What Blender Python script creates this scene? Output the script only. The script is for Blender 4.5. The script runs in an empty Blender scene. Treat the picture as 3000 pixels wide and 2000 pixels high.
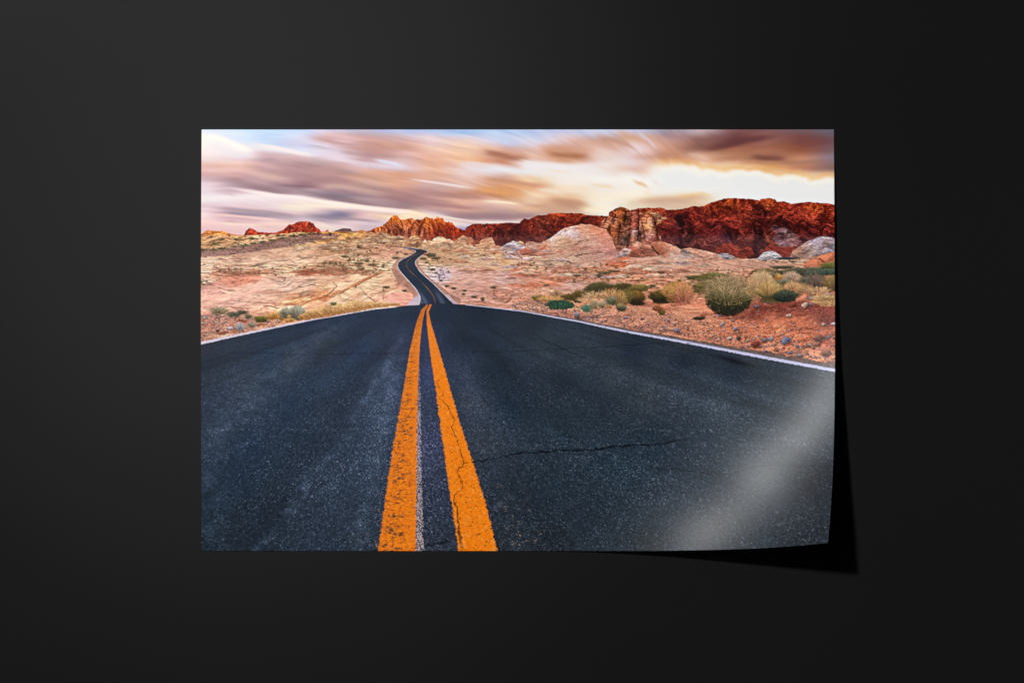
import bpy, math
import numpy as np
from mathutils import Vector

# ------------------------------------------------------------------ camera, light, exposure
# units: the photograph's own 3000 x 2000 grid, 0.324 mm each, wall in the plane y = 0
U = 0.000324
sc = bpy.context.scene


def P3(x, y, h=0.0):
    """grid position and height above the wall -> metres"""
    return ((x - 1500.0) * U, -h * U, (1000.0 - y) * U)


cam_d = bpy.data.cameras.new('camera'); cam = bpy.data.objects.new('camera', cam_d)
sc.collection.objects.link(cam); sc.camera = cam
CAM_H = 9000.0
cam.location = P3(1500, 1000, CAM_H); cam.rotation_euler = (math.radians(90), 0, 0)
cam_d.sensor_width = 36; cam_d.lens = 36 * CAM_H / 3000.0; cam_d.clip_start = .05; cam_d.clip_end = 50

w = bpy.data.worlds.new('World'); sc.world = w; w.use_nodes = True
w.node_tree.nodes['Background'].inputs[0].default_value = (0.5, 0.55, 0.6, 1)
w.node_tree.nodes['Background'].inputs[1].default_value = 0.004

sc.view_settings.view_transform = 'Standard'; sc.view_settings.look = 'None'
sc.view_settings.exposure = 0; sc.view_settings.gamma = 1; sc.view_settings.use_curve_mapping = False


def lamp(name, loc, aim, size, power, color, shape='DISK', size_y=None):
    d = bpy.data.lights.new(name, 'AREA'); o = bpy.data.objects.new(name, d); sc.collection.objects.link(o)
    d.shape = shape; d.size = size; d.energy = power; d.color = color
    if size_y: d.size_y = size_y
    o.location = loc
    o.rotation_euler = (Vector(aim) - Vector(loc)).to_track_quat('-Z', 'Y').to_euler()
    return o


# the studio lamp, high on the left: it throws the hard black shadow of the lifted corner
# (shadow slope 0.45 right and down per unit of height)
KH = 6.0
lamp('key_lamp', (-KH * .455, -KH, KH * .455), (0.0, 0, 0), 0.48, 590.0, (1, .995, .985))
# a round, dim softbox beside the camera: its blurred reflection is the lighter pool on the satin wall
lamp('soft_box', (-.531, -2.916, .434), (-.531, 0, .434), 1.26, 6.2, (1, 1, .995), 'ELLIPSE', 1.56)
# ------------------------------------------------------------------ the printed picture, computed with noise
# canvas coordinates: x 591..2443, y 380..1613 (the sheet is 1852 x 1233 units of 0.324 mm)
PW, PH, PX, PY = 1852, 1233, 591, 380
rng = np.random.default_rng(7)
F = np.float32
XX, YY = np.meshgrid(np.arange(PW, dtype=F) + PX, np.arange(PH, dtype=F) + PY)
IMG = np.zeros((PH, PW, 3), F)
_T = rng.random((512, 512)).astype(F) * 2 - 1


def vn(x, y, seed=0):
    x = x + F(seed * 37.17); y = y + F(seed * 91.73)
    xf = np.floor(x); yf = np.floor(y)
    fx = x - xf; fy = y - yf
    xi = xf.astype(np.int32) & 511; yi = yf.astype(np.int32) & 511
    x1 = (xi + 1) & 511; y1 = (yi + 1) & 511
    fx = fx * fx * (3 - 2 * fx); fy = fy * fy * (3 - 2 * fy)
    a = _T[yi, xi]; b = _T[yi, x1]; c = _T[y1, xi]; d = _T[y1, x1]
    return (a + (b - a) * fx) * (1 - fy) + (c + (d - c) * fx) * fy


def fbm(x, y, o=4, seed=0, gain=.5, rot=.6):
    s = 0; a = 1.; t = 0.
    c, q = np.cos(rot), np.sin(rot)
    for k in range(o):
        s = s + vn(x, y, seed + k * 3) * F(a); t += a; a *= gain
        x, y = (x * c - y * q) * F(2.03), (x * q + y * c) * F(2.03)
    return s / F(t) * F(1.5)


def fbs(x, y, o=4, seed=0, gain=.5):
    """fbm that keeps its axes (for stretched noise)"""
    return fbm(x, y, o, seed, gain, 0.)


def sst(a, b, x):
    t = np.clip((x - a) / (b - a), 0, 1)
    return t * t * (3 - 2 * t)


def C(*c):
    return np.array(c, F) / 255


def win(x0, y0, x1, y1):
    a = max(0, int(x0 - PX)); b = min(PW, int(x1 - PX) + 1)
    c = max(0, int(y0 - PY)); d = min(PH, int(y1 - PY) + 1)
    s = (slice(c, d), slice(a, b))
    return s, XX[s], YY[s]


def blend(s, m, col):
    m = np.clip(m, 0, 1)[..., None]
    IMG[s] = IMG[s] * (1 - m) + col * m


def prof(X, pts, rough=0., fr=.15, seed=0):
    p = np.array(pts, F)
    t = np.interp(X[0], p[:, 0], p[:, 1]).astype(F)
    if rough:
        x = X[0] * F(fr)
        t = t + F(rough) * (vn(x, x * 0, seed) + .6 * vn(x * 2.3, x * 0 + 5, seed) + .4 * vn(x * 5.1, x * 0 + 9, seed))
    return t[None, :]


def pal(t, cols):
    cols = np.array(cols, F) / 255
    t = np.clip(t, 0, 1) * (len(cols) - 1)
    i = np.minimum(t.astype(np.int32), len(cols) - 2)
    f = (t - i)[..., None]
    return cols[i] * (1 - f) + cols[i + 1] * f


def ctrl(X, Y, pts, p=2.2, sx=1., sy=1., step=6):
    """smooth colour field through control points"""
    xs = X[::step, ::step]; ys = Y[::step, ::step]
    num = np.zeros(xs.shape + (3,), F); den = np.zeros(xs.shape, F)
    for (x, y, c) in pts:
        w = 1. / (((xs - x) * sx) ** 2 + ((ys - y) * sy) ** 2 + 60.) ** (p / 2)
        num += w[..., None] * np.array(c, F) / 255; den += w
    g = num / den[..., None]
    return upg(g, X.shape, step)


def upg(g, shape, step):
    h, w = shape
    yi = np.minimum(np.arange(h) / step, g.shape[0] - 1.001); xi = np.minimum(np.arange(w) / step, g.shape[1] - 1.001)
    y0 = np.maximum(yi, 0).astype(int); x0 = np.maximum(xi, 0).astype(int)
    y1 = np.minimum(y0 + 1, g.shape[0] - 1); x1 = np.minimum(x0 + 1, g.shape[1] - 1)
    fy = (yi - y0).astype(F)[:, None, None]; fx = (xi - x0).astype(F)[None, :, None]
    r0 = g[y0]; r1 = g[y1]
    r = r0 * (1 - fy) + r1 * fy
    return r[:, x0] * (1 - fx) + r[:, x1] * fx


def blur(a, n):
    """box blur, three passes"""
    for ax in (0, 1):
        for _ in range(3):
            k = min(n, a.shape[ax] // 2 - 1)
            if k < 1: continue
            pad = [(0, 0)] * a.ndim; pad[ax] = (k + 1, k)
            c = np.cumsum(np.pad(a, pad, mode='edge'), axis=ax, dtype=np.float64)
            m = a.shape[ax]
            hi = np.take(c, np.arange(2 * k + 1, 2 * k + 1 + m), ax); lo = np.take(c, np.arange(0, m), ax)
            a = ((hi - lo) / (2 * k + 1)).astype(F)
    return a


def polymask(X, Y, pts):
    """soft-edged polygon mask, even-odd by rows"""
    p = np.array(pts, F); m = np.zeros(X.shape, F)
    xs = X[0]
    for r in range(X.shape[0]):
        acc = 0
        for dy in (-.25, .25):
            y = Y[r, 0] + dy
            x0, y0 = p[:, 0], p[:, 1]; x1, y1 = np.roll(x0, -1), np.roll(y0, -1)
            k = ((y0 <= y) & (y1 > y)) | ((y1 <= y) & (y0 > y))
            if not k.any(): continue
            c = np.sort(x0[k] + (y - y0[k]) / (y1[k] - y0[k]) * (x1[k] - x0[k]))
            for a, b in zip(c[::2], c[1::2]):
                acc = acc + np.clip(xs - a + .5, 0, 1) * np.clip(b - xs + .5, 0, 1)
        m[r] = acc if isinstance(acc, int) else acc * .5
    return m


def wob(pts, n=6, amp=1.5, seed=1):
    """subdivide a polyline and shake it"""
    r = np.random.default_rng(seed); p = np.array(pts, float); out = []
    for a, b in zip(p[:-1], p[1:]):
        for k in range(n):
            q = a + (b - a) * k / n
            if k: q = q + r.normal(0, amp, 2)
            out.append(q)
    out.append(p[-1])
    return np.array(out)


def line(pts, w, col, alpha=1., seed=1, amp=1.2, n=6, vary=.5):
    """irregular painted line (crack): width varies, ends taper"""
    p = wob(pts, n, amp, seed) if amp else np.array(pts, float)
    L = np.r_[0, np.cumsum(np.hypot(*np.diff(p, axis=0).T))]
    t = np.arange(0, L[-1], .6)
    x = np.interp(t, L, p[:, 0]); y = np.interp(t, L, p[:, 1])
    wv = w * (1 + vary * vn(F(t * .07), F(t * 0 + seed), seed)) * np.minimum(1, np.minimum(t, L[-1] - t) / (.12 * L[-1]) + .25)
    wv = wv * (.8 if w < 4 else 1.)
    m = np.zeros((PH, PW), F)
    k = int(w + 2)
    br = np.clip((.95 if sum(col) < 60 else .75) + .6 * vn(F(t * .11), F(t * 0 + seed * 3), seed + 2), .15, 1)
    for dy in range(-k, k + 1):
        for dx in range(-k, k + 1):
            xi = np.round(x + dx).astype(int); yi = np.round(y + dy).astype(int)
            d = np.hypot(xi - x, yi - y); v = np.clip(wv / 2 + .6 - d, 0, 1) * br
            ok = (xi >= PX) & (xi < PX + PW) & (yi >= PY) & (yi < PY + PH)
            np.maximum.at(m, (yi[ok] - PY, xi[ok] - PX), v[ok].astype(F))
    x0, x1, y0, y1 = x.min() - k - 2, x.max() + k + 2, y.min() - k - 2, y.max() + k + 2
    s, X, Y = win(x0, y0, x1, y1)
    blend(s, m[s] * alpha, C(*col))


def blades(x0, y0, x1, y1, c0, c1, bend, alpha=.8, fat=0):
    """many curved strokes at once; colours go from c0 (root) to c1 (tip)"""
    n = len(x0)
    K = int(max(np.hypot(x1 - x0, y1 - y0).max() * 1.2, 3))
    for i in range(K):
        t = i / (K - 1)
        x = x0 + (x1 - x0) * t + bend * t * t; y = y0 + (y1 - y0) * t
        for f in range(fat + 1):
            xi = (x + f - PX).astype(int); yi = (y - PY).astype(int)
            ok = (xi >= 0) & (xi < PW) & (yi >= 0) & (yi < PH)
            c = (c0 * (1 - t) + c1 * t)[ok]; a = alpha * (1 - .5 * t)
            IMG[yi[ok], xi[ok]] = IMG[yi[ok], xi[ok]] * (1 - a) + c * a


def shrub(cx, by, rx, ry, top, bot, n=None, seed=0, spiky=.35, lean=0., shade=True, alpha=.75):
    """a desert shrub drawn as upright curved twigs over a dark heart; by is its foot"""
    r = np.random.default_rng(seed + 1000)
    top = C(*top); bot = C(*bot)
    n = n or int(rx * ry * 1.1 + 30)
    if shade:
        s, X, Y = win(cx - rx * 1.4, by - ry * 1.6, cx + rx * 1.4, by + 6)
        u = (X - cx) / rx; v = (by - Y) / ry
        d = np.hypot(u, np.where(v < 0, v * 4, v)) + .28 * fbm(X / (rx * .3 + 2), Y / (ry * .3 + 2), 3, seed)
        g = bot[None, None] * (1 - np.clip(v, 0, 1)[..., None] * .6) + top * np.clip(v, 0, 1)[..., None] * .6
        g = g * (1 + .35 * vn(X / 2.2, Y / 2.2, seed)[..., None])
        blend(s, sst(1.0, .72, d) * .92, g)
    for q in range(3):
        m = n // 3
        a = r.uniform(-1, 1, m)
        rr = np.sqrt(r.uniform(.1, 1, m))
        x0 = cx + a * rx * .62 * r.uniform(.5, 1, m); y0 = by - r.uniform(0, .35 + .2 * q, m) * ry
        x1 = cx + a * rx * (1 + spiky * r.uniform(0, .6, m)) + lean * rx * .3
        hh = np.sqrt(np.clip(1 - (a * .9) ** 2, .05, 1)) * (rr + spiky * r.uniform(0, .8, m))
        y1 = np.minimum(by - hh * ry, y0 - 2)
        k = r.uniform(.6, 1.35, (m, 1)).astype(F)
        hue = 1 + r.normal(0, .06, (m, 3)).astype(F)
        w = np.clip((by - y1) / ry, 0, 1)[:, None]
        c1 = (bot * (1 - w) + top * w) * k * hue
        c0 = bot * k * .9 * hue
        blades(x0, y0, x1, y1, c0.astype(F), c1.astype(F), r.normal(0, rx * .12, m) + lean * rx * .2, alpha)


def leafy(cx, cy, rx, ry, top, bot, n, seed=0, sz=1.6):
    r = np.random.default_rng(seed + 500)
    s, X, Y = win(cx - rx * 1.3, cy - ry * 1.4, cx + rx * 1.3, cy + ry * 1.3)
    d = np.hypot((X - cx) / rx, (Y - cy) / ry) + .22 * fbm(X / 6, Y / 6, 3, seed)
    v = np.clip((cy - Y) / ry * .5 + .5, 0, 1)[..., None]
    tex = 1 + .55 * vn(X / 2.6, Y / 2.3, seed + 3)[..., None] + .3 * vn(X / 1.3, Y / 1.3, seed + 4)[..., None]
    blend(s, sst(1.05, .9, d), (C(*bot) * (1 - v) + C(*top) * v) * tex)


def pebble(x, y, a, b, ang, col, seed=0, rough=.12):
    s, X, Y = win(x - a * 1.6 - 2, y - a * 1.6 - 2, x + a * 1.6 + 3, y + a * 1.8 + 3)
    if X.size < 4: return
    c, q = np.cos(ang), np.sin(ang)
    u = ((X - x) * c + (Y - y) * q) / a; v = (-(X - x) * q + (Y - y) * c) / b
    th = np.arctan2(v, u)
    R = 1 + rough * (np.sin(th * 3 + seed) + .6 * np.sin(th * 5 + seed * 2.3))
    d = np.hypot(u, v) / R
    blend(s, sst(1.5, .9, np.hypot((X - x - 1) / a, (Y - y - b * .45) / b)) * .5, C(60, 30, 28))
    e = max(.8 / min(a, b), .1)
    sh = .95 - .38 * v - .12 * u
    if a > 5: sh = sh + .22 * fbm(X / 3, Y / 3, 3, int(seed) % 50)
    blend(s, np.clip((1 - d) / e + .5, 0, 1), C(*col) * np.clip(sh, .25, 1.5)[..., None])


def relief(h, k=1., lx=-.6, ly=-.8):
    gy, gx = np.gradient(h)
    return k * (gx * -lx + gy * -ly) * -1


_H = rng.random((3, 256, 256)).astype(F)


def cells(x, y, seed=0):
    """cellular noise: per-cell facet brightness (tilted planes) and distance to the nearest joint"""
    xi = np.floor(x).astype(np.int32); yi = np.floor(y).astype(np.int32)
    d1 = np.full(x.shape, 9., F); d2 = np.full(x.shape, 9., F)
    ox = np.zeros(x.shape, F); oy = np.zeros(x.shape, F); v = np.zeros(x.shape, F)
    for j in (-1, 0, 1):
        for i in (-1, 0, 1):
            a = (xi + i + seed * 17) & 255; b = (yi + j + seed * 31) & 255
            px = xi + i + _H[0][b, a]; py = yi + j + _H[1][b, a]
            dx = x - px; dy = y - py
            d = dx * dx + dy * dy
            n = d < d1
            d2 = np.where(n, d1, np.minimum(d2, d))
            ox = np.where(n, dx, ox); oy = np.where(n, dy, oy); v = np.where(n, _H[2][b, a], v)
            d1 = np.where(n, d, d1)
    th = v * 6.2832
    facet = np.cos(th) * ox + np.sin(th) * oy
    return v * 2 - 1, facet, np.sqrt(d2) - np.sqrt(d1), oy


def rockface(s, X, Y, mask, base, seed=0, ang=0., fu=.02, fv=.08, amp=.5, dark=.6, fine=.25, cr=.5, lines=0., warp=18.):
    """rough rock: jointed blocks lit from the upper left over broad noise relief, dark clefts, strata along ang"""
    wx = fbm(X * .03, Y * .03, 4, seed + 40) * warp; wy = fbm(X * .03, Y * .03, 4, seed + 50) * warp
    c, q = np.cos(ang), np.sin(ang)
    x = X + wx; y = Y + wy
    u = x * c + y * q; v = -x * q + y * c
    h1 = fbm(u * fu, v * fv, 4, seed)
    gy, gx = np.gradient(h1 * 12)
    sh = np.tanh((gx * .5 + gy * .8) * -.9) * amp * .55
    k = 1 + sh
    for i, (sc, wt) in enumerate(((1.3, .30), (2.9, .26), (6.0, .2))):
        jx = vn(u * fu * sc * 3, v * fv * sc * 3, seed + 60 + i) * .25
        cv, fa, ed, oy = cells(u * fu * sc + jx, v * fv * sc + jx, seed + i * 5)
        k = k * (1 + amp * wt * (cv * .55 - fa * .7 - oy * 1.1))
        k = k * (1 - cr * (.42, .34, .25)[i] * sst(.13, .0, ed + .05 * vn(X / 3, Y / 3, seed)) * sst(-.5, .3, vn(u * fu * sc * .7, v * fv * sc * .7, seed + 70 + i)))
    k = k * (1 + fbm(X / 3.4, Y / 2.8, 3, seed + 30) * fine * .8)
    k = k * (1 - dark * sst(.05, -.6, h1) * .8)
    if lines:
        w = v * fv * 9 + h1 * 3
        k = k * (1 - lines * sst(.25, 0, np.abs(w - np.round(w))) * sst(-.3, .5, fbm(u * .03, v * .1, 2, seed + 33)))
    k = np.clip(k * 1.06, .15, 1.7)[..., None]
    col = base * k
    col = col + (np.clip(1 - k, 0, 1)) * C(6, 0, 12)
    blend(s, mask, np.clip(col, 0, 1))


# ================================================================== SKY
def sky():
    cx = 591 + np.arange(20) * 97.47
    cy = 380 + np.arange(12) * 28.
    T = [  # rows of colours read every 97 x 28 units
     [(215,225,245),(195,218,248),(190,213,245),(190,210,242),(190,195,225),(190,190,215),(185,195,225),(180,198,232),(175,200,235),(178,200,232),(182,198,228),(195,200,222),(200,212,238),(190,200,228),(160,150,165),(190,175,180),(135,100,100),(135,105,108),(125,105,115),(118,112,130)],
     [(255,247,238),(217,228,248),(200,220,248),(208,210,232),(205,175,175),(190,160,158),(200,175,175),(228,205,205),(230,205,195),(190,200,225),(205,205,220),(218,200,200),(195,165,150),(200,165,140),(195,160,150),(150,115,110),(120,82,80),(150,110,100),(130,90,85),(118,90,105)],
     [(250,235,228),(235,225,235),(228,215,222),(215,225,245),(215,200,215),(195,155,142),(205,165,148),(232,195,180),(238,200,175),(200,165,150),(215,185,172),(200,155,130),(225,200,188),(225,205,205),(200,155,130),(140,105,95),(170,120,95),(165,115,95),(150,100,80),(130,105,115)],
     [(238,215,208),(225,205,208),(190,165,170),(205,182,182),(215,200,215),(185,155,155),(215,185,180),(222,175,152),(225,175,140),(190,140,115),(222,190,170),(200,155,125),(225,205,195),(228,215,215),(185,140,115),(212,175,150),(185,140,110),(145,105,90),(195,145,115),(140,130,145)],
     [(215,180,170),(228,190,172),(195,165,165),(176,146,148),(192,164,158),(212,195,210),(215,205,220),(225,180,155),(226,210,208),(228,226,232),(234,228,232),(238,234,234),(234,212,198),(218,185,170),(250,225,195),(250,235,215),(245,215,180),(215,165,110),(185,135,110),(145,120,115)],
     [(205,180,190),(180,150,158),(190,165,162),(180,150,150),(180,145,140),(205,165,145),(210,165,140),(220,180,160),(222,190,175),(200,160,140),(238,205,170),(240,232,222),(245,242,235),(246,242,236),(246,246,246),(240,240,240),(240,240,240),(246,244,238),(250,238,212),(240,222,192)],
     [(225,205,215),(172,146,168),(165,135,155),(140,105,135),(190,160,158),(195,165,155),(215,170,145),(205,175,170),(225,195,180),(215,160,115),(215,165,125),(245,230,210),(240,230,216),(244,238,226),(240,236,226),(238,238,238),(236,236,236),(236,236,236),(236,236,236),(236,236,236)],
     [(238,225,228),(240,220,225),(240,220,225),(215,195,205),(130,110,145),(165,140,150),(175,140,140),(185,150,145),(190,145,125),(200,150,110),(235,205,175),(225,185,150),(242,230,210),(246,238,220),(244,234,212),(238,226,200),(238,238,238),(236,236,236),(236,236,236),(236,236,236)],
     [(208,183,200),(218,193,200),(225,205,205),(245,225,205),(250,228,205),(190,165,175),(160,135,140),(185,150,145),(210,170,150),(210,180,165),(215,180,150),(190,155,130),(245,240,225),(222,205,178),(205,180,158),(215,188,158),(240,236,225),(236,236,236),(236,236,236),(236,236,236)],
     [(245,215,210),(155,130,168),(150,130,165),(190,170,190),(130,115,160),(220,190,175),(255,225,180),(205,185,190),(160,135,145),(165,140,140),(200,170,150),(210,185,165),(228,218,202),(230,218,196),(225,212,190),(220,208,190),(236,236,236),(236,236,236),(236,236,236),(236,236,236)],
     [(235,195,190),(230,195,190),(232,198,188),(235,200,185),(232,210,200),(205,185,195),(215,195,195),(235,210,190),(225,205,200),(205,190,195),(225,205,190),(235,215,195),(230,215,195),(228,215,195),(228,215,195),(228,215,195),(236,236,236),(236,236,236),(236,236,236),(236,236,236)],
     [(225,192,195),(222,190,195),(225,192,192),(228,195,190),(230,200,190),(190,180,205),(200,180,190),(200,185,200),(165,158,190),(180,170,195),(215,200,195),(235,215,195),(230,215,195),(228,215,195),(228,215,195),(228,215,195),(236,236,236),(236,236,236),(236,236,236),(236,236,236)]]
    T = np.array(T, F) / 255
    s, X, Y = win(591, 380, 2443, 700)
    h, w = X.shape
    # streak direction: nearly level on the left, steeper towards the upper right, level again at the edge
    ax = np.arange(591 - 60, 2443 + 60, dtype=F)
    an = np.interp(ax, [591, 900, 1200, 1450, 1600, 1750, 1880, 1980, 2080, 2180, 2443], [5, 8, 11, 13, 20, 32, 42, 44, 22, -4, -14])
    gcum = np.cumsum(np.tan(np.radians(an))).astype(F)
    G = np.interp(X[0], ax, gcum).astype(F)[None, :]
    A_ = np.radians(np.interp(X[0], ax, an)).astype(F)[None, :] * np.ones_like(X)
    v = Y - G + fbm(X / 150, Y / 70, 3, 2) * 9
    n1 = fbs(X / 250, v / 34, 4, 3); n2 = fbs(X / 130, v / 14, 3, 11); n3 = fbs(X / 80, v / 5.5, 2, 21)
    tx, ty = np.zeros_like(X), np.ones_like(X)
    amp = 1 - .45 * sst(1900, 2150, X)
    iso = sst(1950, 2150, X) * .9
    n1 = n1 * (1 - iso * .5) + fbm(X / 60 + Y / 90, Y / 40, 3, 6) * iso * .5; n2 = n2 * (1 - iso * .7); n3 = n3 * (1 - iso * .8)
    n2 = n2 * (1 - .5 * sst(1500, 1650, X))
    ray = 1 - .85 * sst(1520, 1720, X) * sst(440, 520, Y)
    n2 = n2 * ray; n3 = n3 * ray; n1 = n1 * (.5 + .5 * ray)
    off = (n1 * 11 + n2 * 6) * amp
    rad = fbm(X / 160, Y / 60, 3, 5) * 16
    dx, dy, r = np.cos(A_), np.sin(A_), 1.

    def sample(xq, yq):
        gx = np.clip((xq - 591) / 97.47, 0, 18.999); gy = np.clip((yq - 380) / 28., 0, 10.999)
        x0 = gx.astype(int); y0 = gy.astype(int); fx = (gx - x0); fy = (gy - y0)
        fx = (fx * fx * (3 - 2 * fx) * .6 + fx * .4)[..., None]; fy = (fy * fy * (3 - 2 * fy) * .6 + fy * .4)[..., None]
        return (T[y0, x0] * (1 - fx) + T[y0, x0 + 1] * fx) * (1 - fy) + (T[y0 + 1, x0] * (1 - fx) + T[y0 + 1, x0 + 1] * fx) * fy
    IMG[s] = sample(X + tx * off + dx / r * rad, Y + ty * off + dy / r * rad * .7)
    # fine streak modulation of brightness, stronger inside cloud
    lum = IMG[s].mean(-1)
    k = (n3 * .010 + n2 * .05) * sst(.97, .75, lum) * 1.4
    IMG[s] = IMG[s] * (1 + k[..., None])

    def stroke(pts, up, dn, col, a, seed=0, rg=.35):
        """soft streak: centre line pts, fades up px above and dn px below, ragged along the streak direction"""
        p = np.array(pts, F)
        s, X, Y = win(p[:, 0].min(), p[:, 1].min() - up * 2 - 6, p[:, 0].max(), p[:, 1].max() + dn * 2 + 6)
        q = (n1[s] * .5 + n2[s] * .5)
        cyl = np.interp(X[0], p[:, 0], p[:, 1])[None, :]
        e = np.minimum(1, np.minimum(X - p[0, 0], p[-1, 0] - X) / (.3 * (p[-1, 0] - p[0, 0])))
        d = (Y - cyl)
        z = np.where(d < 0, -d / up, d / dn) + q * rg
        blend(s, sst(1.15, .1, z) * a * sst(0, 1, e), C(*col))
    S = stroke
    # left half
    S([(591,392),(640,402),(700,425),(760,450)], 9, 26, (255,246,236), .9, 1)
    S([(720,418),(800,430),(880,448),(950,456)], 5, 12, (250,234,232), .8, 2)
    S([(591,500),(680,492),(760,512),(900,540)], 14, 14, (222,188,176), .5, 2)
    S([(591,528),(690,538),(790,558),(880,566),(980,583),(1080,598),(1150,604),(1215,610)], 17, 8, (152,128,140), .6, 3)
    S([(800,552),(870,556),(950,572),(1040,590)], 10, 8, (138,114,138), .5, 3)
    S([(591,545),(690,551),(790,570),(880,577),(990,598),(1080,611),(1200,622),(1290,632)], 5, 10, (252,234,224), .9, 4, .2)
    S([(860,585),(960,590),(1080,606),(1200,618),(1300,640)], 5, 13, (254,234,216), .85, 5, .2)
    S([(591,606),(680,612),(780,622),(860,634),(930,636)], 8, 7, (162,140,160), .65, 6, .5)
    S([(870,628),(960,638),(1060,645),(1140,652)], 8, 7, (150,134,152), .6, 7, .5)
    S([(591,625),(680,631),(790,641),(860,650)], 5, 9, (252,212,196), .8, 8, .3)
    S([(620,652),(700,656),(780,662)], 5, 5, (250,222,196), .7, 9, .3)
    S([(870,440),(960,452),(1040,480),(1090,492)], 14, 10, (222,206,222), .5, 9)
    S([(860,398),(960,410),(1060,436),(1160,445),(1230,448)], 16, 22, (188,152,146), .65, 9)
    S([(985,440),(1060,452),(1120,456)], 8, 10, (170,142,142), .5, 9)
    S([(900,455),(1010,470),(1130,486),(1220,500)], 8, 9, (222,206,216), .6, 9)
    S([(1090,466),(1135,474),(1185,486)], 6, 9, (214,222,240), .8, 9)
    S([(1180,520),(1240,530),(1330,542),(1410,556)], 4, 6, (240,222,220), .8, 10, .2)
    S([(760,465),(860,500),(960,520),(1060,530)], 16, 18, (178,148,152), .45, 10)
    S([(900,545),(1000,545),(1080,560),(1160,575)], 9, 14, (206,178,162), .5, 10)
    # middle
    S([(1400,440),(1450,450),(1500,462),(1560,462)], 14, 12, (182,136,112), .8, 12)
    S([(1570,438),(1640,448),(1690,458),(1740,458)], 18, 10, (192,144,112), .75, 13)
    S([(1330,470),(1400,478),(1440,482),(1500,490)], 5, 18, (228,220,224), .55, 14)
    S([(1500,492),(1600,498),(1700,505),(1830,500)], 12, 22, (236,230,226), .5, 14)
    S([(1390,520),(1470,530),(1560,542),(1630,546)], 9, 9, (196,152,124), .75, 15)
    S([(1380,548),(1450,560),(1520,572),(1560,576)], 12, 9, (216,160,108), .7, 16)
    S([(1210,560),(1300,575),(1400,580),(1470,582)], 16, 10, (178,142,138), .55, 17)
    S([(1210,588),(1260,596),(1340,606),(1420,612)], 8, 8, (166,130,134), .6, 18)
    S([(1390,588),(1450,590),(1520,596),(1590,596)], 5, 7, (254,236,206), .85, 19, .25)
    S([(1560,556),(1600,558),(1660,560)], 7, 7, (240,228,218), .7, 19)
    S([(1490,592),(1530,596),(1580,602),(1620,600)], 6, 8, (192,154,132), .6, 20)
    S([(1590,582),(1650,590),(1700,596),(1740,604)], 12, 16, (186,148,122), .75, 21)
    S([(1270,622),(1370,634),(1480,640),(1580,632),(1640,625)], 15, 9, (158,132,140), .75, 22)
    S([(1200,614),(1290,632),(1390,648),(1500,650),(1580,646)], 2, 7, (244,226,208), .75, 23, .15)
    S([(1240,640),(1300,650),(1350,662)], 8, 8, (252,226,186), .6, 23, .15)
    S([(1330,662),(1363,670),(1400,660)], 10, 12, (150,148,192), .6, 24)
    S([(1700,618),(1740,616),(1790,624)], 4, 6, (252,244,218), .8, 24)
    S([(1720,541),(1760,544),(1810,548)], 4, 4, (232,190,146), .8, 25, .4)
    S([(1735,485),(1760,490),(1785,497)], 5, 4, (230,190,156), .8, 25, .4)
    S([(1600,498),(1640,502),(1680,507)], 5, 5, (240,208,172), .7, 25, .4)
    # right
    S([(1560,560),(1600,552),(1680,548),(1760,552)], 8, 14, (240,206,176), .5, 60, .6)
    S([(1480,470),(1560,476),(1660,486),(1760,480),(1860,470)], 8, 26, (240,232,234), .6, 61, .6)
    S([(1560,430),(1620,438),(1700,442),(1760,436)], 14, 9, (206,162,138), .6, 62, .8)
    S([(1590,452),(1650,456),(1700,458),(1735,452)], 9, 8, (170,122,94), .75, 63, .6)
    S([(1410,446),(1460,452),(1500,462),(1545,466)], 10, 9, (168,122,102), .7, 64, .6)
    S([(1640,410),(1720,418),(1790,424),(1850,440)], 14, 12, (212,170,148), .5, 65, .9)
    S([(1860,385),(1900,410),(1930,440)], 16, 16, (226,216,228), .6, 66, .9)
    S([(1925,390),(1980,400),(2030,400)], 14, 12, (160,136,140), .6, 67, .6)
    S([(1900,440),(1960,446),(2030,452)], 10, 10, (192,150,128), .6, 68, .8)
    S([(1740,402),(1800,410),(1850,430),(1880,450)], 8, 8, (186,146,130), .5, 69, .9)
    S([(1850,532),(1880,540),(1902,548)], 7, 5, (222,160,104), .8, 26, .4)
    S([(1905,530),(1930,540),(1958,552)], 8, 5, (226,166,108), .8, 27, .4)
    S([(1880,563),(1895,565),(1915,566)], 4, 4, (240,206,160), .6, 27, .4)
    S([(1820,590),(1900,586),(1980,582),(2050,578),(2110,582)], 14, 12, (206,172,142), .85, 28, .4)
    S([(1825,592),(1900,590),(1980,590),(2060,590)], 6, 6, (188,160,140), .7, 28, .3)
    S([(1960,574),(2010,572),(2060,566),(2090,578)], 7, 6, (238,196,136), .7, 28, .6)
    S([(1820,462),(1900,460),(1990,468),(2060,480)], 18, 11, (186,142,118), .55, 29, .6)
    S([(2030,442),(2080,436),(2130,426),(2180,412),(2300,394)], 17, 13, (112,76,76), .75, 30, .5)
    S([(2060,470),(2140,462),(2220,446),(2320,440)], 12, 14, (178,130,104), .55, 34, .6)
    S([(2150,480),(2220,470),(2290,478)], 8, 10, (196,148,118), .5, 35, .8)
    S([(2005,452),(2045,456),(2085,468)], 12, 10, (222,196,176), .5, 31, .8)
    S([(2190,456),(2240,464),(2310,464)], 11, 11, (130,92,82), .7, 32, .5)
    S([(2300,420),(2370,420),(2443,410)], 16, 14, (132,88,82), .5, 33, .4)
    S([(2270,478),(2340,476),(2443,470)], 9, 9, (160,128,116), .5, 33, .4)
    S([(1690,590),(1760,580),(1840,572),(1930,560)], 22, 26, (255,240,204), .45, 70, .5)
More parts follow.
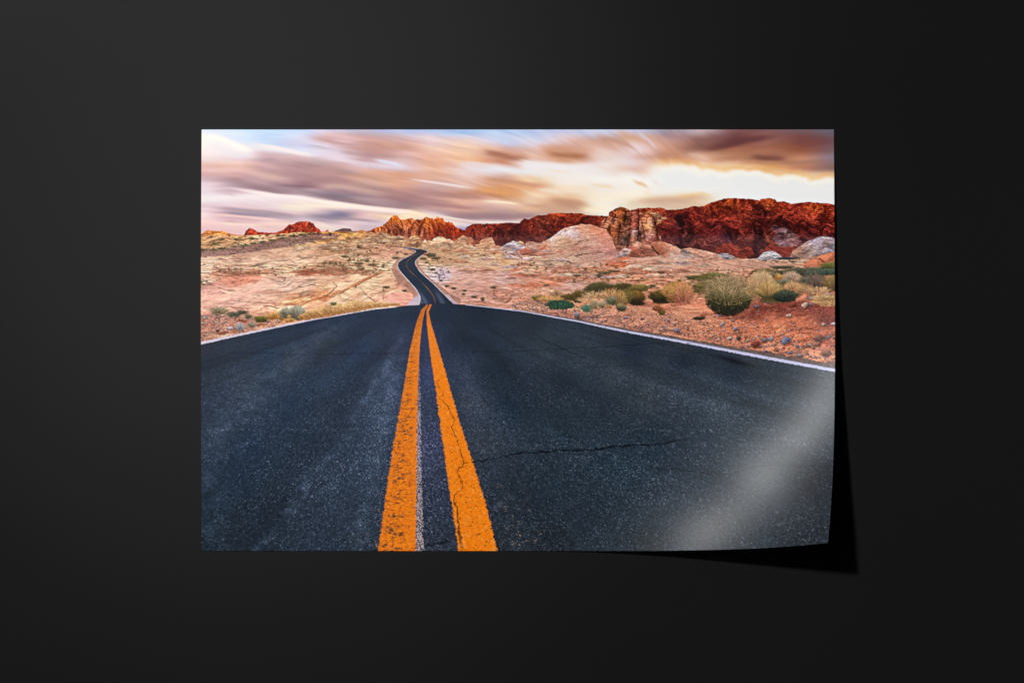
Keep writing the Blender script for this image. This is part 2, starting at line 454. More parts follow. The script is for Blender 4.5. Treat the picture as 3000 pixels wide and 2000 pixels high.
    S([(1690,612),(1740,612),(1800,606)], 8, 10, (255,236,190), .6, 71, .5)
    S([(1180,616),(1240,628),(1300,646)], 6, 14, (255,224,176), .5, 72, .3)
    S([(1380,556),(1440,562),(1520,572)], 8, 10, (226,166,112), .55, 73, .6)
    # burning lower edge of the dark cloud
    edge = [(1870,478),(1990,474),(2030,480),(2060,490),(2100,496),(2150,490),(2200,494),(2250,502),(2300,506),(2360,512),(2400,518),(2443,514)]
    p = np.array(edge, F)
    s, X, Y = win(1870, 440, 2443, 560)
    e = np.interp(X[0], p[:, 0], p[:, 1])[None, :] + n1[s] * 5 + fbm(X / 48, Y / 90, 4, 44) * 11
    d = Y - e
    fade = sst(1880, 1960, X)
    blend(s, np.exp(-(d / 10) ** 2) * .62 * fade, C(236, 180, 116))
    blend(s, sst(0, 16, d) * fade * sst(560, 540, Y), C(246, 242, 232))
    blend(s, sst(12, 34, d) * fade * sst(560, 545, Y), C(236, 236, 236))
    s, X, Y = win(591, 380, 2443, 700)
    # LIC-like smoothing along streaks
    A = IMG[s].copy(); acc = A.copy(); wt = 1.
    ux, uy = dx, dy
    for L in (-12, -8, -4, -2, 2, 4, 8, 12):
        xi = np.clip(X + ux * L * amp - PX, 0, w - 1).astype(int); yi = np.clip(Y + uy * L * amp - PY, 0, h - 1).astype(int)
        acc += A[yi, xi]; wt += 1
    IMG[s] = acc / wt
    # blown-out light keeps its flat paper white
    IMG[s] = np.minimum(IMG[s], .985)


# ================================================================== FAR RIDGES
RIDGE = [(1363,670.5),(1368,665),(1384,656),(1463,654.7),(1484,652),(1521,654),(1526,647),(1537,639),(1545,643),(1553,641),(1574,631),(1600,629.7),(1605.5,625),(1632,624),(1703,625),(1713.5,629.7),(1737,631),(1782,633),(1782.5,623),(1792.6,616.5),(1806,612),(1816,605),(1829.5,608.6),(1836.6,618),(1846,616.5),(1869.5,610.4),(1901,608.6),(1938,609.4),(1954,615),(1988,614),(2035.6,603.3),(2046,606),(2062,603),(2080.5,594),(2120,582),(2146,580.4),(2199,583),(2224,588),(2226,583.6),(2252,579.6),(2267.6,583.6),(2275.6,591.5),(2294,590),(2315,597),(2339,594),(2365,591.5),(2397,594),(2428.5,596),(2443,601)]


def hill(pts, bottom, base, seed, rough=1.2, fr=.12, **kw):
    p = np.array(pts, F)
    yb = bottom if np.isscalar(bottom) else max(b[1] for b in bottom)
    s, X, Y = win(p[0, 0], p[:, 1].min() - 6, p[-1, 0], yb + 4)
    t = prof(X, pts, rough, fr, seed)
    m = np.clip((Y - t) / 1.3 + .5, 0, 1)
    if not np.isscalar(bottom):
        b = prof(X, bottom, 1.5, .1, seed + 5); m = m * np.clip((b - Y) / 1.5 + .5, 0, 1)
    if not isinstance(base, np.ndarray) and isinstance(base[0], (tuple, list)) and len(base[0]) == 3 and isinstance(base[0][2], (tuple, list)):
        B = ctrl(X, Y, base, 2.6)
    else:
        B = pal(fbm(X * .03, Y * .05, 3, seed + 7) * .5 + .5, base)
    # the ridge catches warm light along its very top
    rim = kw.pop('rim', 0); rc = kw.pop('rimcol', (205, 105, 30))
    B = B * (1 - (rim * np.exp(-np.clip(Y - t, 0, 99) / 5.))[..., None]) + C(*rc) * (rim * np.exp(-np.clip(Y - t, 0, 99) / 5.))[..., None]
    rockface(s, X, Y, m, B, seed, **kw)
    return s, X, Y, t, m


def ridges():
    hill([(972,680),(985,675),(1006,668.5),(1029,670.6),(1031,677),(1050,677)], 686, [(112,86,92),(128,98,98),(100,78,86)], 1, .4, amp=.15, cr=.15, dark=.2, fine=.1)
    hill([(589,687),(600,680),(610,674),(626,676.6),(655,677.5),(674,684),(687,687),(694,689),(705,687),(718,688)], 696, [(222,128,62),(235,150,80),(205,108,58)], 2, .8, amp=.35, cr=.3, dark=.25)
    hill([(716.6,688),(721,678),(732,667.7),(741.6,669.5),(751,676.6),(764,681),(769,679),(776,681),(785,681),(800,683),(812,680),(826,676.6),(837,666.8),(848,657),(857,658),(866,654.3),(874.6,649),(890,648.5),(905,649.3),(919,654.3),(924.6,665),(933.6,669.5),(942.5,679.6),(951,680),(957,674),(962,672),(965,681),(972,684)], 694,
         [(168,62,34),(190,78,42),(150,50,32)], 3, .9, .2, amp=.55, cr=.45, dark=.45, fu=.07, fv=.05, ang=.5, warp=6)
    hill([(1045,678),(1056.7,672.7),(1072.5,677),(1088,676),(1100,680)], 690, [(222,130,60),(232,150,80)], 4, .8, amp=.3, cr=.3)
    # centre peaks
    hill([(1078,679),(1101,666),(1120.5,662),(1122.5,658),(1134,650.6),(1145.4,637),(1153,632.4),(1162.6,632.4),(1172,642),(1183.7,645),(1193,641),(1208.6,639),(1214,644),(1222,642),(1231.5,645),(1241,640),(1250.7,634),(1258,639),(1268,639),(1271.7,644),(1280,634),(1287,639),(1296.6,637),(1302,648.7),(1315.7,650.6),(1325,653.5),(1337,666),(1350,670.7),(1363,674),(1372,690)], 714,
         [(1100,672,(190,100,62)),(1130,660,(200,110,60)),(1155,640,(222,112,38)),(1150,668,(190,110,76)),(1190,655,(190,100,58)),(1185,685,(165,100,78)),(1250,645,(218,108,42)),(1285,645,(222,110,46)),(1235,680,(172,98,68)),(1290,670,(180,80,42)),(1270,700,(150,58,36)),(1330,670,(160,56,28)),(1345,695,(132,42,26)),(1310,700,(140,50,30)),(1210,705,(176,104,74))],
         5, 1.6, .3, amp=.75, cr=.5, dark=.35, fu=.016, fv=.085, ang=1.15, warp=8, fine=.3, rim=.45, rimcol=(232,124,30))
    for p in ([(1153,640),(1163,655),(1175,675),(1182,697)], [(1172,645),(1179,668),(1190,690)], [(1147,660),(1152,678),(1160,690)], [(1214,650),(1207,672),(1202,690)], [(1240,652),(1231,675),(1226,690)], [(1290,655),(1283,680)]):
        line(p, 4, (78, 34, 30), .7, seed=int(p[0][0]), amp=1.5)
    # the long red ridge
    B = [(1380,662,(150,48,24)),(1400,700,(120,40,26)),(1410,690,(165,66,40)),(1450,665,(150,48,28)),(1460,700,(112,36,28)),(1540,645,(178,58,28)),(1530,680,(120,40,30)),(1560,700,(118,42,34)),(1590,650,(130,56,36)),(1620,635,(175,66,26)),(1640,660,(150,48,26)),(1600,690,(104,38,30)),(1700,632,(180,68,26)),(1700,655,(120,36,24)),(1760,640,(165,62,30)),(1740,655,(125,40,26)),
         (1900,612,(165,66,28)),(1960,640,(160,60,40)),(1985,625,(150,52,34)),(1960,690,(100,34,30)),(1992,660,(74,26,34)),(2000,710,(74,26,24)),(2010,690,(110,48,36)),(2030,640,(158,52,34)),(2050,700,(120,42,32)),(2090,610,(176,62,30)),(2140,592,(192,80,26)),(2120,640,(160,52,34)),(2090,680,(112,36,34)),(2130,690,(66,26,40)),(2180,610,(160,56,32)),(2150,665,(150,52,38)),(2185,690,(130,46,34)),(2160,730,(160,60,38)),(2250,590,(188,82,34)),(2240,630,(130,46,36)),(2220,690,(72,28,26)),(2215,730,(70,28,28)),(2245,740,(120,44,32)),(2290,610,(172,58,32)),(2330,630,(166,56,36)),(2300,665,(100,34,32)),(2390,600,(196,78,28)),(2400,640,(165,56,36)),(2430,670,(150,50,36)),(2370,690,(90,30,28)),(2430,695,(96,32,30)),(2250,700,(140,58,38)),(2290,740,(150,58,38)),(2430,620,(180,64,32))]
    B = [(x, y, (c[0] * .80 + 8, c[1] * .84 + 11, c[2] * .88 + 13)) for x, y, c in B]
    b = [(1363,712),(1400,716),(1470,724),(1560,726),(1600,716),(1800,760),(2000,745),(2104,752),(2190,762),(2320,758),(2443,712)]
    s, X, Y, t, m = hill(RIDGE, b, B, 6, 1.0, .16, amp=.66, cr=.55, dark=.42, fu=.017, fv=.036, ang=.38, warp=22, fine=.34, rim=.45, rimcol=(164,64,28))
    # right part: long slanting folds
    s2, X2, Y2 = win(2190, 590, 2443, 712)
    m2 = m[Y2.shape[0] * 0 + (590 - int(Y[0, 0])):(590 - int(Y[0, 0])) + X2.shape[0], X2[0, 0].astype(int) - int(X[0, 0]):X2[0, 0].astype(int) - int(X[0, 0]) + X2.shape[1]]
    w = fbm(X2 * .012, Y2 * .012, 3, 61)
    v = (Y2 - 600) - .42 * (X2 - 2250) * sst(2240, 2300, X2) + .3 * (X2 - 2250) * sst(2300, 2200, X2) + w * 34
    l = np.abs((v / 8.5) - np.round(v / 8.5)); brk = sst(-.35, .35, fbm(X2 * .025, v * .1, 3, 62))
    IMG[s2] *= 1 - (m2 * sst(.28, .02, l) * brk * .36 * sst(595, 615, Y2))[..., None]
    IMG[s2] *= 1 + (m2 * sst(.3, .5, l) * brk * .2)[..., None]
    for p, wd, a in (([(1985,640),(1996,650),(2001,668),(1998,678)], 17, .6), ([(1988,690),(1993,705),(1996,722)], 9, .7), ([(2206,662),(2214,690),(2208,722),(2200,748)], 15, .6), ([(2225,640),(2232,665),(2222,700)], 8, .5), ([(2137,682),(2139,700)], 9, .7), ([(2110,655),(2128,668),(2150,680)], 8, .5), ([(2300,652),(2340,664),(2390,690),(2440,702)], 9, .6), ([(2290,672),(2330,700),(2350,705)], 12, .6),
                     ([(1505,700),(1498,680)], 7, .5), ([(1385,672),(1390,700)], 8, .5), ([(1455,668),(1452,690)], 7, .5), ([(1650,640),(1645,655)], 7, .4), ([(2118,610),(2150,622),(2190,616)], 7, .4), ([(2080,625),(2100,632)], 7, .5), ([(2040,700),(2052,730)], 7, .5), ([(1930,650),(1945,690),(1960,712)], 7, .5)):
        line(p, wd, (48, 18, 28), a, seed=int(p[0][0]), amp=2.5, vary=.8)
    # striped pale massif in the middle of the ridge
    poly = [(1750,664),(1782,632),(1783,624),(1800,614),(1816,606),(1830,610),(1846,618),(1885,622),(1905,617),(1933,622),(1950,642),(1926,658),(1926,678),(1940,706),(1915,724),(1860,745),(1812,752),(1780,700)]
    s, X, Y = win(1745, 600, 1955, 756)
    m = polymask(X + fbm(X * .1, Y * .1, 3, 70) * 4, Y + fbm(X * .1, Y * .1, 3, 71) * 3, poly)
    B = ctrl(X, Y, [(1790,625,(150,90,70)),(1816,608,(180,120,50)),(1800,655,(190,130,95)),(1800,690,(170,110,72)),(1770,662,(186,128,100)),(1820,650,(140,98,72)),(1835,650,(122,92,72)),(1830,700,(104,80,72)),(1860,640,(150,92,78)),(1862,680,(190,165,160)),(1860,700,(170,110,80)),(1885,700,(130,86,72)),(1900,640,(215,140,95)),(1905,660,(200,150,100)),(1900,680,(188,148,128)),(1925,630,(150,122,100)),(1910,700,(140,76,62)),(1850,735,(150,90,78))], 3)
    B = B * C(250, 224, 216)
    rockface(s, X, Y, m, B, 72, ang=.05, fu=.05, fv=.13, amp=.5, cr=.45, dark=.3, fine=.35, lines=.3, warp=8)
    for p, wd, a in (([(1834,624),(1829,640),(1826,656),(1818,674),(1814,694),(1808,718)], 6, .5), ([(1872,630),(1874,650),(1871,670),(1874,690),(1872,714)], 2.6, .7), ([(1876,640),(1879,660),(1885,680),(1893,704)], 4, .45), ([(1850,622),(1845,640),(1846,665),(1841,684),(1840,705)], 3.5, .4), ([(1838,630),(1836,652),(1831,672),(1830,690)], 2.4, .4), ([(1920,636),(1923,650),(1929,672),(1938,702)], 3, .5), ([(1782,648),(1790,660),(1798,678),(1806,712)], 3, .5), ([(1826,620),(1820,636),(1812,648)], 2, .5), ([(1860,640),(1858,655),(1860,672),(1857,690)], 1.6, .4), ([(1896,625),(1912,634),(1920,650)], 2, .4)):
        line(p, wd, (66, 42, 36), a, seed=int(p[0][0]) + 3, amp=2.2, n=9, vary=.9)
    pillar([(1752,664),(1766,650),(1784,640),(1800,634),(1818,640),(1822,655),(1814,690),(1806,716),(1800,712),(1790,690),(1778,672)], [(1780,650,(190,134,108)),(1800,650,(196,140,104)),(1795,680,(176,112,72)),(1806,700,(180,110,62))], 621, .3)
    pillar([(1783,632),(1784,624),(1800,614),(1814,606),(1828,609),(1836,620),(1830,640),(1820,656),(1808,642),(1796,636)], [(1790,625,(146,84,60)),(1815,610,(190,124,50)),(1812,630,(176,108,78)),(1826,640,(196,128,56))], 622, .5)
    pillar([(1849,622),(1862,618),(1871,624),(1871,660),(1869,690),(1866,714),(1846,718),(1842,700),(1846,660),(1846,640)], [(1860,630,(170,106,88)),(1858,660,(150,84,70)),(1860,682,(196,172,166)),(1856,700,(176,120,84)),(1862,712,(140,76,64))], 623, .03)
    pillar([(1876,640),(1886,628),(1900,626),(1914,636),(1922,652),(1925,672),(1930,696),(1938,716),(1915,724),(1895,710),(1884,684),(1878,660)], [(1895,636,(214,132,88)),(1905,650,(206,164,144)),(1900,664,(206,152,94)),(1905,678,(196,150,112)),(1905,690,(176,142,140)),(1912,708,(146,74,62)),(1925,700,(160,80,60))], 624, .12)
    s, X, Y = win(1750, 606, 1945, 745)
    mm = polymask(X, Y, poly); n = fbs((X * .96 + Y * .28) * .12, (Y * .96 - X * .1) * .035, 4, 660); IMG[s] *= 1 - (mm * .38 * sst(.15, .5, n) * sst(1760, 1775, X) * sst(1940, 1925, X) * sst(612, 625, Y) * sst(745, 725, Y))[..., None]
    IMG[s] *= 1 + (mm * .16 * sst(.1, .5, -n) * sst(1760, 1775, X) * sst(1940, 1925, X) * sst(612, 625, Y))[..., None]
    for (x, y, a, b2) in ((1899,648,13,18),):
        s, X, Y = win(x - a, y - b2, x + a, y + b2)
        d = np.hypot((X - x) / a, (Y - y) / b2)
        IMG[s] *= 1 + (sst(1, .3, d) * .22)[..., None]


def boulder(top, bot, cols, seed, ang=.1, lines=.35, amp=.35, fv=.09, rough=.8, lit=.12, cr=.3, dark=.2):
    p = np.array(top, F); q = np.array(bot, F)
    s, X, Y = win(p[0, 0], p[:, 1].min() - 3, p[-1, 0], max(q[:, 1].max(), p[:, 1].max()) + 3)
    t = prof(X, top, rough, .2, seed); b = prof(X, bot, rough, .15, seed + 1)
    m = np.clip((Y - t) / 1.2 + .5, 0, 1) * np.clip((b - Y) / 2 + .5, 0, 1)
    if isinstance(cols[0][2], (tuple, list)):
        B = ctrl(X, Y, cols, 2.6)
    else:
        B = pal(fbm(X * .04, Y * .09, 3, seed + 2) * .6 + .5, cols)
    f = np.clip((Y - t) / np.maximum(b - t, 4), 0, 1)
    B = B * (1 + lit - f * lit * 2)[..., None]
    rockface(s, X, Y, m, B, seed, ang=ang, fu=.03, fv=fv, amp=amp, cr=cr, dark=dark, fine=.16, lines=lines, warp=8)
    # contact shade under the top of whatever stands behind
    return s, X, Y, m, f


CREAM = [(188,138,104), (216,172,132), (226,190,154)]
PINK = [(196,128,104), (212,156,130), (222,178,156)]


# ================================================================== SLICKROCK PLAIN
def plain():
    s, X, Y = win(591, 676, 2443, 1110)
    top = [(590,690),(716,690),(788,687.7),(853,682.4),(906,680.6),(959,680.6),(1064,678.5),(1085,680),(1120,690),(1180,700),(1210,706),(1300,706),(1400,716),(1480,722),(1575,728),(1590,745),(1812,752),(1850,745),(1930,752),(2010,752),(2104,752),(2190,758),(2320,758),(2360,752),(2443,740)]
    t = prof(X, top, 1.2, .08, 80)
    m = np.clip((Y - t) / 1.4 + .5, 0, 1)
    P = [(600,700,(196,150,106)),(700,700,(205,160,112)),(850,690,(196,152,112)),(620,715,(180,140,96)),(1000,684,(214,150,76)),(1050,690,(214,160,100)),(960,690,(206,140,60)),(1000,720,(200,158,124)),(1090,700,(206,160,120)),(1130,715,(180,134,98)),(1160,700,(205,160,122)),
         (600,765,(216,160,134)),(620,790,(205,150,122)),(700,760,(214,166,138)),(800,760,(212,168,138)),(760,745,(206,168,138)),(900,750,(216,168,136)),(870,735,(222,182,150)),(980,745,(214,166,132)),
         (700,790,(172,134,112)),(640,800,(160,112,88)),(740,800,(176,118,86)),(850,790,(196,150,116)),(900,800,(158,88,62)),(960,790,(120,86,60)),(1000,790,(140,98,72)),(1050,780,(178,134,98)),(940,765,(150,116,84)),(1080,760,(190,150,112)),(1100,745,(212,160,128)),(1150,735,(214,158,128)),
         (700,825,(206,126,98)),(760,830,(214,150,122)),(620,820,(206,156,130)),(650,860,(206,150,134)),(730,860,(206,168,150)),(800,850,(198,168,150)),(850,825,(205,165,150)),(900,845,(204,164,148)),(950,830,(214,172,138)),(930,865,(218,156,108)),(860,880,(222,160,108)),(780,880,(206,148,126)),(650,890,(202,146,126)),(620,905,(200,150,128)),(850,895,(222,180,140)),(960,880,(205,120,70)),(1000,875,(214,178,146)),
         (1050,830,(220,176,134)),(1100,810,(222,178,136)),(1030,860,(214,170,130)),(1090,860,(222,182,142)),(1130,850,(216,176,140)),(1060,885,(224,186,148)),(1150,865,(214,142,120)),(1190,870,(206,120,100)),(1170,840,(170,120,100)),(1120,885,(214,158,128)),(1100,780,(190,145,108)),(1130,800,(212,168,130)),
         (1250,715,(206,164,128)),(1300,730,(212,170,128)),(1280,755,(196,152,104)),(1330,760,(214,176,134)),(1380,735,(196,140,108)),(1420,760,(214,178,136)),(1450,735,(190,120,90)),(1350,790,(196,160,160)),(1300,800,(204,186,200)),(1290,815,(210,190,205)),(1340,830,(214,160,140)),(1390,810,(214,172,150)),(1450,790,(222,180,148)),(1400,850,(206,150,130)),(1350,860,(200,146,128)),(1450,840,(206,140,116)),
         (1500,730,(190,180,190)),(1460,760,(206,160,116)),(1480,770,(222,180,130)),(1530,760,(214,160,140)),(1550,785,(214,160,134)),(1520,800,(196,104,70)),(1480,815,(200,188,200)),(1500,830,(206,150,130)),(1560,825,(200,112,80)),(1620,770,(196,160,134)),(1680,765,(206,170,148)),(1750,765,(210,146,126)),(1800,770,(206,96,60)),(1640,800,(196,120,86)),(1700,800,(205,136,104)),(1620,825,(206,120,88)),(1680,835,(206,166,156)),(1750,800,(200,116,80)),(1800,800,(206,130,96)),(1750,830,(206,150,124)),(1600,850,(206,160,130)),
         (1830,765,(206,90,52)),(1870,760,(216,168,144)),(1900,755,(216,166,140)),(1950,755,(214,176,160)),(2000,760,(200,186,180)),(2060,755,(204,160,136)),(2100,765,(214,160,134)),(1900,785,(200,110,78)),(1960,780,(210,150,124)),(2040,785,(214,160,136)),(2120,790,(210,150,124)),(2200,775,(200,150,128)),(2260,770,(190,150,130)),(2330,765,(200,150,125)),(2200,800,(190,130,100)),(1990,810,(206,140,110)),(1900,830,(208,136,104)),(2060,820,(206,140,108)),(2400,790,(150,110,80)),(2380,840,(214,140,104)),(2300,850,(208,130,92)),(2440,820,(214,144,110)),
         (1500,870,(196,134,108)),(1450,880,(186,132,110)),(1600,870,(202,140,104)),(1700,890,(216,140,100)),(1850,900,(222,142,104)),(1950,890,(216,134,98)),(1900,930,(224,150,114)),(2000,920,(222,140,104)),(2050,900,(216,132,98)),(1650,915,(190,128,106)),(1800,940,(192,128,104)),(1900,960,(190,122,98)),(2050,960,(200,122,88)),(2100,940,(206,122,86)),(2150,960,(210,116,76)),(2250,960,(214,112,70)),(2150,920,(140,72,54)),(2220,910,(126,62,48)),(2300,900,(136,66,52)),(2400,900,(128,62,50)),(2430,930,(124,60,50)),(2350,950,(184,92,58)),(2330,1000,(214,112,70)),(2430,1000,(190,92,60)),(2400,1050,(212,130,94)),(2250,1020,(208,120,84)),(2150,1000,(196,114,80)),
         (620,940,(172,118,100)),(700,950,(176,120,98)),(760,950,(178,126,104)),(640,980,(182,132,112)),(820,930,(186,128,92)),(680,925,(168,116,98))]
    B = ctrl(X, Y, P, 2.8, 1., 1.7)
    # ground-plane coordinates
    dep = np.clip(Y - 650, 20, None)
    u = (X - 1255) / dep; v = np.log(dep)
    # warp bends the beds
    w1 = fbm(X * .006, Y * .012, 3, 81); w2 = fbm(X * .018, Y * .035, 3, 82)
    right = sst(1225, 1300, X)
    slope = np.where(X < 1225, .10 * (X - 900), -.05 * (X - 1600))
    hv = (Y * 1.0 + slope * sst(1300, 1100, X) + w1 * 34 + w2 * 9)
    sc = .55 + sst(690, 880, Y) * .6
    h = fbs(X * .016 / sc, hv * .10 / sc, 5, 83)
    gy, gx = np.gradient(h * 10)
    sh = np.tanh((gx * .4 + gy * .55) * .9) * .26
    # bedding lines: thin dark broken ledges
    bed = hv / (7.0 * sc) + h * 1.1
    l = np.abs(bed - np.round(bed))
    brk = sst(.05, .55, fbs(X * .014, hv * .08, 4, 84) + .1)
    bed2 = hv / (3.1 * sc) + h * 2 + .5
    l2 = np.abs(bed2 - np.round(bed2)); brk2 = sst(.0, .6, fbs(X * .02 + 50, hv * .12, 3, 85))
    vg = sst(872, 892, Y) * sst(1440, 1540, X)
    brk = brk * (1 - vg); brk2 = brk2 * (1 - vg)
    tint = pal(fbs(X * .008, hv * .07, 4, 86) * .8 + .5, [(224,150,122), (255,220,200), (255,250,244), (255,240,216), (238,180,146)])
    col = B * (.72 + .34 * tint) * (1 + sh * 1.0)[..., None] * (1 + .11 * fbm(X / 5, Y / 2.6, 3, 87))[..., None] * 1.0
    # big slabs: blocks with their own tone, joints between them
    tv, tf, te, ty = cells((X + w2 * 30) * .011 / sc, (hv + w1 * 20) * .045 / sc, 4)
    col = col * (1 + .09 * tv - .10 * tf - .12 * ty)[..., None]
    tv2, tf2, te2, ty2 = cells((X + w1 * 30) * .03 / sc, (hv + w2 * 10) * .13 / sc, 9)
    col = col * (1 + .05 * tv2 - .07 * tf2 - .09 * ty2)[..., None]
    jn = (1 - vg) * sst(.05, .0, te) * .45 * sst(-.2, .4, vn(X * .02, Y * .05, 89))
    lf = sst(1250, 1150, X) * sst(740, 770, Y)
    col = col * (1 + .10 * lf + .04)[..., None]
    k = (1 - (.34 - .14 * lf) * sst(.16, .02, l) * brk - .12 * sst(.2, .02, l2) * brk2) * (1 - jn * (1 - .4 * lf))
    col = col * k[..., None] + (1 - k)[..., None] * C(60, 22, 12) * .7
    blend(s, m, np.clip(col, 0, 1))
    # small dark scrub speckles, denser in belts
    dens = ctrl(X, Y, [(600,705,(200,)*3),(700,705,(190,)*3),(800,700,(150,)*3),(900,690,(190,)*3),(600,780,(0,)*3),(700,760,(0,)*3),(800,745,(40,)*3),(900,750,(30,)*3),(960,785,(240,)*3),(1010,790,(220,)*3),(1060,785,(160,)*3),(960,800,(160,)*3),(1080,720,(150,)*3),(1040,735,(120,)*3),(740,800,(120,)*3),(640,795,(120,)*3),(700,850,(0,)*3),(850,860,(0,)*3),(1050,830,(0,)*3),(1100,870,(20,)*3),(1260,745,(190,)*3),(1300,745,(150,)*3),(1380,770,(90,)*3),(1450,750,(90,)*3),(1540,775,(130,)*3),(1600,790,(130,)*3),(1720,800,(200,)*3),(1790,795,(200,)*3),(1700,785,(150,)*3),(1850,785,(220,)*3),(1900,795,(200,)*3),(1960,770,(100,)*3),(2050,780,(110,)*3),(2150,790,(180,)*3),(1980,805,(160,)*3),(2100,760,(40,)*3),(1400,830,(10,)*3),(1300,860,(70,)*3),(1450,870,(90,)*3),(1600,840,(50,)*3),(1900,900,(0,)*3),(2300,1000,(0,)*3),(800,940,(10,)*3),(2250,790,(230,)*3)], 3., 1, 1.5)[..., 0]
    n = fbm(X / 9, Y / 3.6, 3, 90)
    sp = sst(.66, .84, n + dens * .62) * m * sst(905, 860, Y)
    blend(s, sp * .8, pal(vn(X / 6, Y / 4, 91) * .5 + .5, [(58,48,30), (84,72,42), (112,88,48), (70,70,58)]))
    # brown talus belt on the left
    s, X, Y = win(588, 678, 1010, 760)
    t1 = prof(X, [(589,729),(651,727),(740,715),(848,691.8),(919,682),(990,683),(1010,690)], 2.5, .08, 93)
    t2 = prof(X, [(589,754),(705,745),(755,739),(839,724),(919,708),(1000,692),(1010,690)], 1.5, .08, 94)
    mk = sst(-1, 3, Y - t1) * sst(1.5, -1.5, Y - t2)
    blend(s, mk * .9, pal(fbs(X / 40, Y / 7, 4, 95) * .5 + .5 - (X - 589) / 1200., [(128,92,78), (148,108,98), (152,116,108), (162,122,106)]) * (1 + .22 * fbm(X / 4, Y / 2.5, 3, 96))[..., None])
    sp = sst(.42, .6, fbm(X / 9, Y / 3.4, 3, 97) + .1) * mk
    blend(s, sp * .75, C(62, 54, 48))
    # scrub line along the top of the belt
    for i, (x, y) in enumerate([(600,731),(628,732),(655,728),(690,722),(720,719),(745,714),(770,709),(800,704),(830,697),(860,692),(885,688),(912,685),(700,703),(740,700),(650,701),(820,690),(640,712)]):
        leafy(x, y, 14, 3.2, (110, 100, 66), (70, 62, 40), 0, i)


